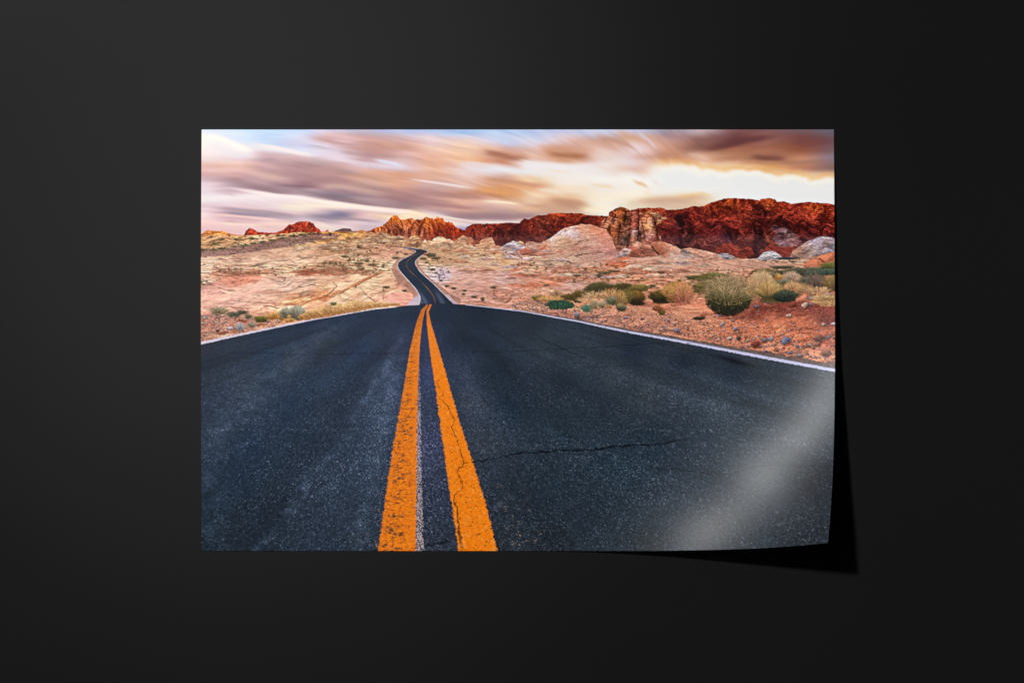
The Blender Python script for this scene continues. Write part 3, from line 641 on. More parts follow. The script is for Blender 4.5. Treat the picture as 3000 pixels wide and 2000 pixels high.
def slick_details():
    s, X, Y = win(589, 700, 1200, 905)
    w = fbm(X * .01, Y * .02, 3, 640) * 16
    v = Y + .13 * (X - 900) * sst(800, 900, Y) - .04 * X + w
    g = fbs(X * .02, v * .22, 4, 641); g2 = fbs(X * .045, v * .5, 3, 642)
    patch = sst(-.25, .45, fbm(X / 70, Y / 28, 3, 643))
    mk = sst(735, 760, Y + .1 * (X - 700)) * (1 - sst(1125, 1170, X))
    IMG[s] *= 1 - (mk * (sst(.3, .62, g) * .22 + sst(.35, .7, g2) * .20) * patch)[..., None]
    IMG[s] *= 1 + (mk * sst(.25, .6, -g) * .07)[..., None]
    s, X, Y = win(1230, 720, 2100, 860)
    v = Y + fbm(X * .012, Y * .02, 3, 650) * 18
    g = fbs(X * .022, v * .2, 4, 651); g2 = fbs(X * .05, v * .5, 3, 652); patch = sst(-.3, .4, fbm(X / 60, Y / 24, 3, 653))
    cr = prof(X, CREST); mk = sst(-12, -30, Y - cr) * sst(1320, 1350, X + (Y < 800) * 100)
    IMG[s] *= 1 - (mk * (sst(.3, .62, g) * .2 + sst(.35, .7, g2) * .18) * patch)[..., None]
    O = (176, 92, 42); D = (70, 34, 22)
    # long orange cleft running up to the left of the road
    line([(812,893),(870,880),(930,860),(965,845),(1000,860)], 5, (196,116,58), .5, 3, 2)
    line([(835,893),(900,882),(955,868),(1000,854),(1040,834),(1085,812),(1130,791)], 6, (186,98,48), .85, 4, .8)
    line([(838,896),(900,885),(960,871),(1002,858),(1045,836),(1088,813),(1128,794)], 2.4, D, .85, 5, 1)
    line([(860,897),(905,884),(930,870),(958,856),(992,862),(1000,870)], 8, (205,124,66), .5, 6, 2)
    line([(812,893),(850,886),(900,876),(935,862),(950,858)], 3, (120,66,30), .7, 6, 1.5)
    for p, w in (([(978,826),(987,835),(978,849),(964,861),(952,868)], 3.2), ([(866,763),(884,758),(914,744)], 2), ([(859,844),(884,840),(912,835),(925,829)], 2.6), ([(912,835),(945,837),(965,838)], 1.6), ([(616,777),(640,786),(700,792),(760,800)], 2.4), ([(733,779),(760,782),(820,789)], 2), ([(790,773),(840,779)], 2), ([(664,780),(720,790),(770,796)], 1.8), ([(625,795),(680,803),(720,810)], 2.5), ([(750,866),(765,868)], 2), ([(660,898),(700,901),(740,902)], 2.6), ([(770,894),(800,898),(820,902)], 2.4), ([(589,823),(615,828),(650,834)], 1.6), ([(589,816),(605,824),(630,838),(660,848)], 2.2), ([(680,880),(730,884),(800,888)], 1.4), ([(690,888),(640,892)], 1.2),
                 ([(1055,840),(1068,856),(1082,872),(1100,884)], 2.2), ([(1125,844),(1126,862),(1122,880)], 2.6), ([(1060,838),(1100,850),(1140,856)], 1.4), ([(1000,704),(1030,722),(1060,720),(1075,705)], 2), ([(1090,722),(1105,716),(1120,728)], 1.6), ([(1110,738),(1130,728),(1160,733)], 1.6), ([(1020,770),(1060,782),(1110,790)], 2), ([(1035,742),(1045,752),(1075,770)], 1.8),
                 ([(1440,800),(1480,790),(1500,782)], 1.6), ([(1500,775),(1530,770)], 1.4), ([(1590,766),(1640,768),(1690,762)], 1.6), ([(1560,745),(1600,752)], 1.4), ([(2104,768),(2160,780),(2230,790)], 1.8), ([(2020,768),(2090,772)], 1.6), ([(1960,790),(2060,796),(2120,792)], 1.6), ([(1990,775),(2060,780)], 1.4)):
        line(p, w, D, .75, int(p[0][0]) % 97, 1.6)
    # swirling beds right of the road
    for i in range(26):
        y = 785 + i * 4.3
        c = [(150,84,70), (236,196,180), (186,112,96), (232,206,200)][i % 4]
        a = [.5, .4, .4, .45][i % 4]
        line([(1316 + (i % 5) * 6 - abs(i - 9) * 1.5, y + 10 - i * .3), (1360, y - 4), (1410, y - 2 + 6 * np.sin(i * .5)), (1450 + (i % 3) * 20, y + 6), (1500 + (i % 4) * 14, y - 8 + i * .5)], 2.2 + (i % 3), c, a, 300 + i, .9, vary=.9)
    # lilac-white outcrop beside the shoulder
    s, X, Y = win(1270, 782, 1330, 826)
    d = np.hypot((X - 1300) / 24, (Y - 804) / 15) + .35 * fbm(X / 9, Y / 6, 3, 120)
    blend(s, sst(1.05, .8, d), pal(fbm(X / 6, Y / 5, 4, 121) * .7 + .55, [(96,78,88), (188,170,186), (222,208,222), (205,182,186)]))
    for p in ([(1278,800),(1290,806),(1302,802),(1312,794)], [(1284,812),(1298,815),(1310,808)], [(1296,790),(1300,800),(1306,812)]):
        line(p, 1.8, (80, 56, 60), .8, 9, 1)
    # mushroom rock
    boulder([(957,736),(962,729),(975,727),(985,724),(995,719),(1010,717),(1022,721),(1025,732),(1024,740)], [(957,738),(980,742),(1000,740),(1024,742)], [(186,128,78), (206,156,108), (160,96,48)], 130, amp=.6, lines=.5, cr=.5)
    line([(985,728),(998,732),(1010,731),(1022,728)], 2.5, (74, 42, 22), .8, 4)
    line([(960,733),(972,731),(984,727)], 2, (74, 42, 22), .8, 5)
    line([(990,742),(1010,744),(1024,741)], 3, (150, 76, 36), .7, 5)
    r = np.random.default_rng(12)
    for (pts, hw, col, al) in (([(860,800),(900,800),(960,792),(1010,790),(1060,796),(1110,804)], 8, (146,88,62), .75), ([(930,775),(980,768),(1030,762),(1080,772),(1120,790)], 6, (150,108,78), .55), ([(620,796),(680,800),(740,802),(790,798)], 5, (150,96,70), .6)):
        q = np.array(pts, F); s, X, Y = win(q[0, 0] - 10, q[:, 1].min() - 20, q[-1, 0] + 10, q[:, 1].max() + 20)
        c = np.interp(X[0], q[:, 0], q[:, 1])[None, :]
        d = np.abs(Y - c) / hw + .9 * fbm(X / 18, Y / 6, 3, int(q[0, 0]))
        blend(s, sst(1.1, .5, d) * al * sst(q[0, 0] - 8, q[0, 0] + 25, X) * sst(q[-1, 0] + 8, q[-1, 0] - 25, X), C(*col) * (1 + .3 * fbm(X / 5, Y / 3, 3, 7))[..., None])
    for (pts, n, hw) in (([(870,796),(930,790),(950,775),(985,768),(1010,785),(1060,790),(1120,800)], 90, 7), ([(1010,765),(1050,760),(1090,770),(1130,790)], 40, 6), ([(1060,755),(1080,740),(1100,722),(1095,705)], 26, 6), ([(620,790),(680,797),(760,800),(800,806)], 34, 4), ([(590,822),(605,826),(620,834)], 10, 3), ([(1270,752),(1300,758),(1285,775)], 26, 6), ([(1700,790),(1760,798),(1820,792)], 40, 5), ([(1580,768),(1640,770),(1700,768),(1790,774)], 34, 3), ([(1840,785),(1920,792),(2010,796)], 44, 5), ([(2100,788),(2200,796),(2280,790)], 50, 6)):
        q = np.array(pts, F); L = np.r_[0, np.cumsum(np.hypot(*np.diff(q, axis=0).T))]
        for i in range(int(n * .7)):
            t = r.uniform(0, L[-1]); x = np.interp(t, L, q[:, 0]) + r.normal(0, 16); y = np.interp(t, L, q[:, 1]) + r.normal(0, hw * .6)
            a = r.uniform(1.5, 5); k = r.uniform(.9, 1.5)
            leafy(x, y, a, a * .5, (98 * k, 88 * k, 56 * k), (52 * k, 44 * k, 28 * k), 0, i)
    # rust soil patches
    for (x, y, a, b, c) in ((905,797,55,7,(150,76,48)), (700,800,80,6,(150,90,62)), (715,824,55,10,(206,120,90)), (980,803,30,6,(160,94,66)), (1840,769,38,4,(196,76,40)), (1525,804,30,7,(196,92,56)), (1500,815,25,3,(120,60,40)), (1645,812,60,6,(196,106,72)), (1540,835,90,6,(190,96,60)), (1900,792,60,5,(196,96,60)), (1800,800,50,5,(196,96,62)), (1560,808,24,6,(130,70,56)), (1480,765,16,8,(214,150,84))):
        s, X, Y = win(x - a * 1.3, y - b * 2, x + a * 1.3, y + b * 2)
        d = np.hypot((X - x) / a, (Y - y) / b) + .5 * fbm(X / 14, Y / 5, 3, int(x))
        blend(s, sst(1.15, .6, d) * .7, C(*c) * (1 + .25 * fbm(X / 6, Y / 3, 3, int(y)))[..., None])


def slab(poly, col, ang=0., al=.85, seed=0, streak=.12, crack=.35, sc=1., rag=4.):
    p = np.array(poly, F)
    s, X, Y = win(p[:, 0].min() - 6, p[:, 1].min() - 6, p[:, 0].max() + 6, p[:, 1].max() + 6)
    wx = fbm(X * .04, Y * .06, 3, seed) * rag * 1.6; wy = fbm(X * .04, Y * .06, 3, seed + 1) * rag
    m = polymask(X + wx, Y + wy, poly)
    m = blur(m, 1)
    B = ctrl(X, Y, col, 2.4) if isinstance(col[0], (tuple, list)) else C(*col)[None, None] * np.ones(X.shape + (1,), F)
    c, q = np.cos(ang), np.sin(ang)
    w = fbm(X * .008, Y * .014, 3, seed + 2) * 16
    u = X * c + Y * q; v = -X * q + Y * c + w
    a = fbs(u * .018 / sc, v * .16 / sc, 4, seed + 3); b = fbs(u * .05 / sc, v * .4 / sc, 3, seed + 4)
    k = 1 + streak * (a * .9 + b * .8) + .13 * fbm(X / 3.6, Y / 2.0, 3, seed + 5) * (.5 + vn(X / 30, Y / 14, seed + 8) * .5) + .10 * sst(.25, .7, fbs(u * .03, v * .5, 3, seed + 9)) * -1
    r = np.abs(fbs(u * .022 / sc, v * .11 / sc, 4, seed + 6))
    k = k * (1 - .22 * sst(.4, .75, fbs(u * .035 / sc, v * .34 / sc, 4, seed + 10)))
    k = k * (1 - crack * sst(.035, 0, r) * sst(0, .5, vn(u * .03, v * .06, seed + 7)))
    tint = pal(a * .6 + .5, [(236,150,120), (255,244,236), (255,255,255), (250,236,222)])
    blend(s, m * al, np.clip(B * (.55 + .45 * tint) * k[..., None] * 1.03, 0, 1))


def pillar(poly, cols, seed, ang=0., al=.95):
    p = np.array(poly, F)
    s, X, Y = win(p[:, 0].min() - 3, p[:, 1].min() - 3, p[:, 0].max() + 3, p[:, 1].max() + 3)
    m = polymask(X + fbm(X * .12, Y * .08, 3, seed) * 2.5, Y + fbm(X * .1, Y * .1, 3, seed + 1) * 2, poly)
    B = ctrl(X, Y, cols, 2.8)
    l = np.array([np.argmax(r > .4) if (r > .4).any() else 0 for r in m]); h = np.maximum((m > .4).sum(1), 3)
    t = np.clip((np.arange(X.shape[1])[None, :] - l[:, None]) / h[:, None], 0, 1).astype(F)
    B = B * C(250, 226, 222) * (1.06 - .62 * np.abs(t - .38) ** 1.4 * 1.6 - .35 * sst(.78, 1, t) - .25 * sst(.12, 0, t))[..., None]
    rockface(s, X, Y, m * al, B, seed, ang=ang, fu=.05, fv=.16, amp=.42, cr=.35, dark=.15, fine=.3, lines=.25, warp=5)


def slabs():
    # left side
    slab([(640,765),(700,745),(840,727),(960,712),(1040,718),(1020,742),(930,772),(800,782)], [(700,760,(214,168,142)),(800,755,(214,172,144)),(870,745,(222,180,148)),(980,730,(220,178,142))], -.1, .75, 601, sc=1.2)
    slab([(589,830),(680,812),(800,806),(960,808),(1060,800),(1125,790),(1060,822),(1000,848),(930,862),(850,878),(760,895),(589,905)], [(620,850,(206,150,134)),(600,890,(204,150,130)),(700,830,(214,158,134)),(760,850,(208,168,150)),(850,845,(206,170,152)),(900,825,(214,172,148)),(980,825,(222,182,146)),(1060,812,(224,184,146)),(930,855,(216,158,112)),(860,872,(220,158,108)),(700,880,(206,160,142)),(760,890,(210,160,132))], -.16, .85, 602, sc=1.5, streak=.11, crack=.3)
    slab([(590,892),(640,868),(720,838),(790,815),(800,822),(720,852),(640,885),(600,903)], (224,178,152), -.38, .6, 603, sc=1., streak=.1, crack=.1)
    slab([(1005,868),(1045,842),(1092,818),(1132,797),(1150,815),(1166,840),(1190,862),(1150,862),(1110,880),(1100,894),(900,897),(930,885)], [(1040,860,(222,180,142)),(1090,830,(224,186,146)),(1140,830,(214,170,130)),(960,890,(222,184,148)),(1060,885,(226,188,152)),(1120,870,(214,160,130))], -.35, .85, 604, sc=1.3, crack=.3)
    slab([(1065,716),(1100,704),(1140,720),(1185,728),(1200,735),(1180,748),(1150,760),(1120,762),(1080,752),(1050,742)], [(1080,735,(214,164,132)),(1140,740,(216,160,134)),(1170,740,(214,164,134))], .15, .7, 605, sc=.8)
    slab([(1000,720),(1040,700),(1090,694),(1070,712),(1030,726)], (212,164,124), -.2, .6, 606, sc=.7)
    slab([(640,826),(665,812),(740,806),(776,812),(740,826),(690,840),(665,836)], (206,122,94), -.1, .65, 607, sc=.8, streak=.14)
    # right side
    slab([(1262,768),(1330,748),(1420,752),(1510,776),(1440,792),(1330,786),(1290,780)], [(1300,765,(212,172,132)),(1380,770,(220,184,146)),(1450,780,(220,178,142))], .1, .7, 610, sc=.9)
    slab([(1290,790),(1360,780),(1430,784),(1500,800),(1540,812),(1480,830),(1440,852),(1400,872),(1370,874),(1340,858),(1320,830),(1300,812)], [(1330,800,(216,178,172)),(1400,800,(220,170,150)),(1350,840,(216,164,146)),(1420,830,(216,156,138)),(1480,815,(210,170,164))], -.16, .8, 611, sc=1.1, streak=.17, crack=.4)
    slab([(1210,728),(1290,722),(1340,735),(1400,742),(1340,748),(1270,758),(1250,742)], (210,168,130), .06, .6, 612, sc=.7)
    slab([(1440,822),(1500,806),(1570,806),(1600,822),(1540,836),(1470,842)], [(1480,820,(206,178,180)),(1560,820,(204,150,130))], .06, .6, 613, sc=.8)
    slab([(1845,772),(1870,756),(1890,747),(1930,750),(1990,764),(2060,772),(2150,776),(2100,788),(1980,792),(1890,784)], [(1880,765,(214,164,142)),(1950,768,(214,164,140)),(2050,775,(208,156,132))], .12, .85, 614, sc=1., streak=.09, crack=.15)
    slab([(2000,750),(2080,756),(2180,764),(2300,768),(2345,780),(2240,792),(2120,796),(2020,790),(1990,776)], [(2060,770,(212,158,134)),(2200,778,(204,152,130)),(2300,780,(196,146,124))], .1, .7, 615, sc=1., streak=.13, crack=.4)
    slab([(1580,758),(1640,756),(1720,760),(1810,756),(1830,766),(1740,776),(1640,780),(1560,776)], [(1620,766,(206,172,146)),(1720,766,(210,168,148)),(1800,764,(210,140,118))], -.03, .7, 616, sc=.8)
    slab([(1600,842),(1680,830),(1760,822),(1850,826),(1880,836),(1760,846),(1650,858)], [(1650,845,(206,160,144)),(1760,835,(208,158,136))], -.04, .6, 617, sc=.9)
    slab([(1960,800),(2040,798),(2100,804),(2060,812),(1980,812)], (214,160,132), 0, .6, 618)
    slab([(2300,840),(2360,818),(2443,812),(2443,830),(2380,846),(2330,862),(2290,862)], [(2340,845,(216,146,112)),(2420,822,(216,150,118))], -.2, .8, 619, streak=.04, crack=0)
    slab([(1780,905),(1860,880),(1960,905),(2060,915),(2100,930),(2040,945),(1900,938),(1820,925)], [(1850,905,(222,148,110)),(1950,925,(222,152,116)),(2050,930,(220,144,108))], .05, .7, 620, streak=.05, crack=0)


def boulders():
    # cream domes between road end and dome
    boulder([(1060,706),(1090,690),(1120,676),(1135,684),(1160,694),(1190,705),(1200,722)], [(1060,712),(1200,722)], [(150,108,78), (200,156,116), (214,172,134)], 150, ang=.5, amp=.55, lines=.5, cr=.5)
    boulder([(1180,712),(1196,698),(1210,692),(1220,691),(1229,698),(1232,712),(1240,722)], [(1180,726),(1240,724)], [(176,120,82), (206,156,112), (190,130,84)], 151, amp=.5)
    boulder([(1236,712),(1246,702),(1252,712)], [(1236,716),(1252,716)], CREAM, 152)
    boulder([(1262,710),(1272,698),(1286,693),(1300,695),(1308,702),(1318,700),(1328,708),(1334,722)], [(1262,728),(1334,728)], CREAM, 153)
    boulder([(1326,710),(1340,700),(1356,690),(1366,694),(1374,703),(1392,712),(1398,724)], [(1326,730),(1398,728)], [(196,140,104), (214,166,126), (176,112,80)], 154, amp=.5)
    boulder([(1366,698),(1376,694),(1390,704),(1396,722)], [(1366,720),(1396,724)], [(160,96,66), (186,120,86)], 155)
    boulder([(1394,718),(1410,704),(1424,698),(1440,694),(1446,706),(1452,722)], [(1394,728),(1452,726)], [(206,142,104), (216,160,122), (196,130,92)], 156, ang=-.5, amp=.3)
    boulder([(1380,712),(1395,704),(1406,712)], [(1380,716),(1406,716)], [(150,70,48), (170,90,64)], 157)
    boulder([(1340,728),(1360,718),(1380,716),(1392,728)], [(1340,736),(1392,736)], CREAM, 158)
    boulder([(1468,726),(1480,716),(1492,712),(1500,706),(1512,708),(1520,712),(1536,722),(1540,732)], [(1468,734),(1540,736)], [(176,160,168), (206,196,206), (196,176,176)], 159, amp=.45, fv=.14)
    boulder([(1514,712),(1520,706),(1530,708),(1536,716)], [(1514,716),(1536,720)], CREAM, 160)
    boulder([(1538,718),(1544,708),(1560,708),(1580,712),(1600,708),(1600,738)], [(1538,726),(1560,738),(1600,744)], [(176,116,92), (196,150,128), (190,160,150)], 161, amp=.5, cr=.5)
    boulder([(1500,742),(1530,728),(1545,726),(1565,736),(1580,748)], [(1500,748),(1580,750)], [(150,76,56), (186,110,84), (176,96,70)], 162, amp=.5)
    # the big banded dome
    s, X, Y, m, f = boulder([(1570,745),(1578,728),(1589,708.4),(1614,697),(1630,684),(1650,670),(1668,664.6),(1689,661),(1702,655.7),(1714,658.4),(1730,657.5),(1750,664.6),(1768,670),(1782,684),(1791,698.6),(1800,722),(1812.5,752)], [(1570,748),(1620,762),(1700,766),(1812,758)],
            [(1600,712,(196,142,112)),(1590,735,(196,112,84)),(1620,700,(216,196,190)),(1640,684,(216,206,214)),(1665,682,(214,206,216)),(1685,690,(212,196,200)),(1660,668,(196,150,130)),(1700,662,(216,140,110)),(1740,666,(214,136,104)),(1720,675,(214,160,136)),(1640,700,(206,160,116)),(1660,705,(196,146,106)),(1680,710,(206,158,122)),(1640,720,(206,170,130)),(1720,690,(216,168,138)),(1760,690,(210,136,110)),(1780,705,(206,130,108)),(1740,715,(206,160,140)),(1640,738,(206,140,120)),(1690,728,(200,130,112)),(1750,730,(196,130,116)),(1790,735,(200,136,122)),(1700,745,(200,160,134)),(1760,750,(205,160,146)),(1620,752,(206,170,140)),(1680,758,(206,180,150))],
            170, ang=-.12, amp=.15, lines=.34, fv=.11, cr=.06, dark=.1, lit=.1)
    IMG[s] *= 1 - (m * .22 * sst(.0, 1, (X - 1755 - (Y - 680) * .45) / 60))[..., None]
    for i in range(30):
        y = 690 + i * 2.3 + (i % 3)
        x0 = 1640 + (i * 37) % 90
        line([(x0, y + 14 - i * .3), (x0 + 35, y + 6), (x0 + 80, y + 1), (min(x0 + 130, 1776 + i), y + 2)], 1.5 + (i % 3) * .6, [(150,84,72), (232,204,186), (176,104,84)][i % 3], .38, 400 + i, .7, vary=.9)
    for p, w, c, a in (([(1682,720),(1694,710),(1708,704),(1728,702)], 2.4, (70,38,34), .85), ([(1614,743),(1645,737),(1673,732),(1705,728),(1739,727)], 3, (166,80,66), .7), ([(1684,748),(1705,746),(1725,743),(1750,740),(1770,739)], 2.8, (56,32,30), .85), ([(1625,727),(1640,735),(1660,728),(1672,716),(1665,702)], 1.8, (120,74,56), .7), ([(1652,680),(1668,672),(1690,668)], 2.4, (96,62,56), .7), ([(1636,690),(1645,684)], 2.4, (60,50,66), .7), ([(1600,714),(1590,728),(1576,740)], 4, (190,92,50), .8), ([(1606,720),(1612,732),(1624,740)], 1.4, (120,76,60), .6), ([(1690,700),(1712,690),(1745,688)], 1.5, (170,110,90), .5), ([(1668,752),(1676,745),(1685,750),(1700,752)], 2, (70,40,34), .7), ([(1716,660),(1730,666),(1760,676)], 2, (176,90,66), .5), ([(1650,715),(1668,710),(1690,705)], 1.5, (150,104,76), .5)):
        line(p, w, c, a, int(p[0][0]) % 89, 1.0)
    # foot of the massif
    boulder([(1806,750),(1815,735),(1828,726),(1845,730),(1856,742)], [(1806,754),(1856,752)], [(150,110,104), (196,170,164), (160,100,80)], 180, amp=.6, cr=.6)
    boulder([(1836,752),(1846,735),(1853,713),(1866,707),(1875,710),(1884,716),(1899,713),(1908,722),(1918,734),(1924,748)], [(1836,754),(1924,752)], [(1865,712,(206,150,126)),(1860,738,(166,84,60)),(1885,735,(170,90,66)),(1900,722,(196,130,100)),(1910,740,(176,104,78))], 181, ang=.5, amp=.45, cr=.45)
    boulder([(1903,716),(1915,709),(1930,707),(1951,711),(1965,717),(1979,722),(1994,733),(2008,744),(2018,754)], [(1903,718),(1920,735),(1946,756),(2018,756)], [(1930,712,(205,136,104)),(1925,722,(176,90,58)),(1940,740,(176,96,64)),(1960,722,(212,142,112)),(1980,735,(205,150,124)),(1970,750,(205,176,166)),(2005,750,(200,180,178))], 182, ang=.25, amp=.22, lines=.45, cr=.15)
    line([(1905,718),(1918,735),(1930,748)], 5, (46, 24, 24), .8, 7)
    boulder([(1994,730),(2006,728),(2019,726),(2035,729),(2055,733),(2078,738),(2104,744),(2130,758)], [(1994,738),(2030,752),(2080,762),(2130,762)], [(196,136,110), (210,156,130), (190,120,96)], 183, ang=.2, amp=.3)
    boulder([(1992,734),(2000,730),(2016,736),(2030,748),(2034,756)], [(1992,746),(2034,758)], [(130,110,110), (160,134,124)], 184, amp=.5)
    boulder([(2104,746),(2112,740),(2124,736),(2136,740),(2146,747),(2152,757)], [(2104,752),(2125,760),(2152,760)], [(110,108,122), (160,152,158), (196,180,176)], 185, ang=.15, fv=.2, lines=.6, amp=.5)
    boulder([(2096,728),(2106,720),(2120,714),(2130,715),(2138,714),(2150,722),(2161,731),(2172,742),(2187,756)], [(2096,740),(2130,742),(2150,752),(2187,758)], [(124,46,36), (148,58,44), (106,38,32)], 186, ang=.6, amp=.5, cr=.4)
    line([(2128,716),(2140,728),(2150,744)], 2.5, (70, 22, 22), .8, 5)
    boulder([(2158,744),(2172,730),(2188,722),(2198,724),(2208,746)], [(2158,746),(2184,752),(2208,748)], [(112,42,32), (134,52,38)], 187, ang=-.4, amp=.5, cr=.4)
    # purple-white boulder high on the right
    s, X, Y = win(2245, 655, 2360, 728)
    m = polymask(X + fbm(X * .09, Y * .09, 3, 190) * 5, Y + fbm(X * .09, Y * .09, 3, 191) * 3, [(2254.6,669),(2265,659),(2280.6,660),(2297,666),(2314,675),(2329.6,687),(2340,700),(2352,713),(2330,722),(2284,722),(2272,712),(2265,698),(2272,684),(2262,676)])
    B = ctrl(X, Y, [(2262,666,(130,88,100)),(2280,664,(160,120,130)),(2290,680,(176,146,156)),(2315,682,(206,176,170)),(2320,690,(170,130,120)),(2280,700,(160,110,118)),(2300,705,(160,116,124)),(2290,718,(176,150,164)),(2335,712,(166,110,110))], 3)
    m = blur(m, 2) * .8; B = B * .84
    rockface(s, X, Y, m, B, 192, ang=.15, fu=.05, fv=.14, amp=.6, cr=.5, fine=.3, warp=6, lines=.3)
    boulder([(2232,740),(2245,722),(2262,705),(2266,722),(2290,726),(2330,724),(2345,735),(2330,752)], [(2232,744),(2260,756),(2330,756)], [(112,42,34), (136,54,42), (98,36,32)], 193, ang=.15, amp=.45)
    boulder([(2216,759),(2225,750),(2233,741),(2242,736.8),(2254,735),(2265,736),(2276,742),(2289,752)], [(2216,762),(2289,760)], [(130,132,150), (186,182,192), (206,198,200)], 194, fv=.22, lines=.6, amp=.5)
    s, X, Y = win(2262, 750, 2345, 764)
    blend(s, sst(1.1, .7, np.hypot((X - 2304) / 36, (Y - 757) / 4.5)), C(52, 56, 62))
    boulder([(2312,752),(2320,736),(2340,722),(2357,710),(2370,704),(2383,701),(2400,693),(2421,693),(2443,699)], [(2312,754),(2350,757),(2400,752),(2443,742)], [(2335,735,(160,116,92)),(2350,720,(166,130,116)),(2380,710,(160,146,160)),(2400,700,(166,154,168)),(2430,702,(156,140,150)),(2420,716,(166,130,112)),(2400,722,(150,136,146)),(2380,735,(186,166,150)),(2430,728,(130,132,152)),(2350,745,(150,116,100)),(2410,742,(176,160,160))], 195, ang=-.2, amp=.4, lines=.4, cr=.3)
    line([(2372,725),(2390,730),(2420,726),(2440,730)], 3, (90, 62, 60), .6, 4)
    boulder([(2350,776),(2362,766),(2375,757),(2400,748),(2425,742),(2443,736)], [(2350,782),(2443,782)], [(2370,765,(206,116,80)),(2400,755,(206,116,76)),(2430,750,(200,110,70)),(2400,775,(200,104,66)),(2430,765,(196,100,62))], 196, ang=-.3, amp=.3, lines=.2, cr=.2)
    line([(2396,757),(2408,764),(2414,769)], 4, (104, 42, 26), .7, 4)
    # scattered low outcrops so the plain breaks up
    r = np.random.default_rng(31)
    for i in range(120):
        x = r.uniform(1240, 2080); y = r.uniform(722, 800) if x < 1600 else r.uniform(762, 812)
        if x < 1340 and y > 740: continue
        w = r.uniform(8, 30) * (.6 + (y - 700) / 120); h = w * r.uniform(.14, .3)
        c = [(206,166,136), (214,150,124), (196,128,98), (222,186,160), (200,170,168)][r.integers(5)]
        c = [c, tuple(int(v * .84) for v in c), tuple(min(255, int(v * 1.06)) for v in c)]
        boulder([(x - w, y), (x - w * .5, y - h * r.uniform(.5, 1)), (x + w * .1, y - h), (x + w * .6, y - h * r.uniform(.3, .9)), (x + w, y + 1)], [(x - w, y + 1), (x, y + h * .4), (x + w, y + 2)], c, 500 + i, amp=.35, lines=.35, rough=.5)
        if r.random() < .6: line([(x - w * .9, y + 1), (x, y + h * .4), (x + w, y + 2)], 1.3, (84, 46, 34), .6, i, .5)
    for i in range(70):
        x = r.uniform(960, 1170); y = r.uniform(688, 760)
        if x > 1120 and y > 740: continue
        w = r.uniform(8, 24); h = w * r.uniform(.15, .32)
        c = [(206,164,126), (214,172,136), (190,140,100)][r.integers(3)]
        c = [c, tuple(int(v * .84) for v in c), tuple(min(255, int(v * 1.05)) for v in c)]
        boulder([(x - w, y), (x - w * .5, y - h * .7), (x + w * .1, y - h), (x + w * .6, y - h * .6), (x + w, y + 1)], [(x - w, y + 1), (x, y + h * .4), (x + w, y + 2)], c, 700 + i, amp=.35, lines=.35, rough=.5)
        line([(x - w * .9, y + 1), (x, y + h * .4), (x + w, y + 2)], 1.3, (84, 50, 34), .6, i, .5)


# ================================================================== ROAD
FL = [(1168,723),(1199,730),(1212.4,733),(1218,737.7),(1206.7,746),(1185.6,756),(1170,765.4),(1165.5,777),(1168,788),(1180,803.7),(1199,824.7),(1218,846),(1226.7,861),(1231.5,874.5),(1228,894)]
FR = [(1172,722.5),(1210.5,727),(1239,731),(1250.7,735),(1252.6,739.6),(1239,747),(1224,757),(1217,769),(1222,782.6),(1233.5,798),(1254.5,817),(1273.6,834),(1292.8,853.5),(1310,870.7),(1330,890.5)]
CREST = [(586,1004.5),(703,979),(826.6,953.5),(925,933.7),(974.6,926),(1048.6,912.8),(1098,904.6),(1160,898.7),(1191,894.6),(1227,893),(1275,890.5),(1329,889.6),(1363.6,892),(1420,898),(1480,905),(1530.6,911),(1560,916),(1636.5,930),(1694,939.5),(1751,952),(1828,967.5),(1904,981),(2010,1000),(2128,1022),(2246,1044.4),(2364,1066.8),(2446,1083)]
YL_L = [(896,1247),(906.7,1235),(943,1220.6),(1025.5,1201),(1171,1177),(1331,1148),(1462,1128.5),(1614.5,1106.7)]
YL_R = [(896,1253.6),(909,1245),(943,1237.6),(1001,1231),(1098,1225.5),(1268,1221.6),(1413,1220.6),(1614.5,1218)]
YR_L = [(894.5,1258.4),(909,1249.7),(948,1250.7),(1025.5,1259.4),(1122,1274),(1268,1293),(1437.6,1317.6),(1614.5,1344)]
YR_R = [(893.5,1264),(914,1255.5),(948,1263.3),(1001,1279),(1098,1308),(1219.4,1341.8),(1340.6,1380.6),(1462,1419.4),(1614.5,1457)]
WH_R = [(896,1254),(1001,1231.5),(1074,1230.3),(1219,1232.7),(1365,1234.5),(1614.5,1240)]


def smooth(pts, n=8):
    p = np.array(pts, float); p = np.vstack([2 * p[0] - p[1], p, 2 * p[-1] - p[-2]]); out = []
    for i in range(1, len(p) - 2):
        for k in range(n):
            t = k / n; a, b, c, d = p[i - 1], p[i], p[i + 1], p[i + 2]
            out.append(.5 * (2 * b + (c - a) * t + (2 * a - 5 * b + 4 * c - d) * t * t + (3 * b - a - 3 * c + d) * t ** 3))
    out.append(p[-2])
    return np.array(out)


def yint(Y, pts):
    p = np.array(pts, F)
    return np.interp(Y[:, 0], p[:, 0], p[:, 1]).astype(F)[:, None]


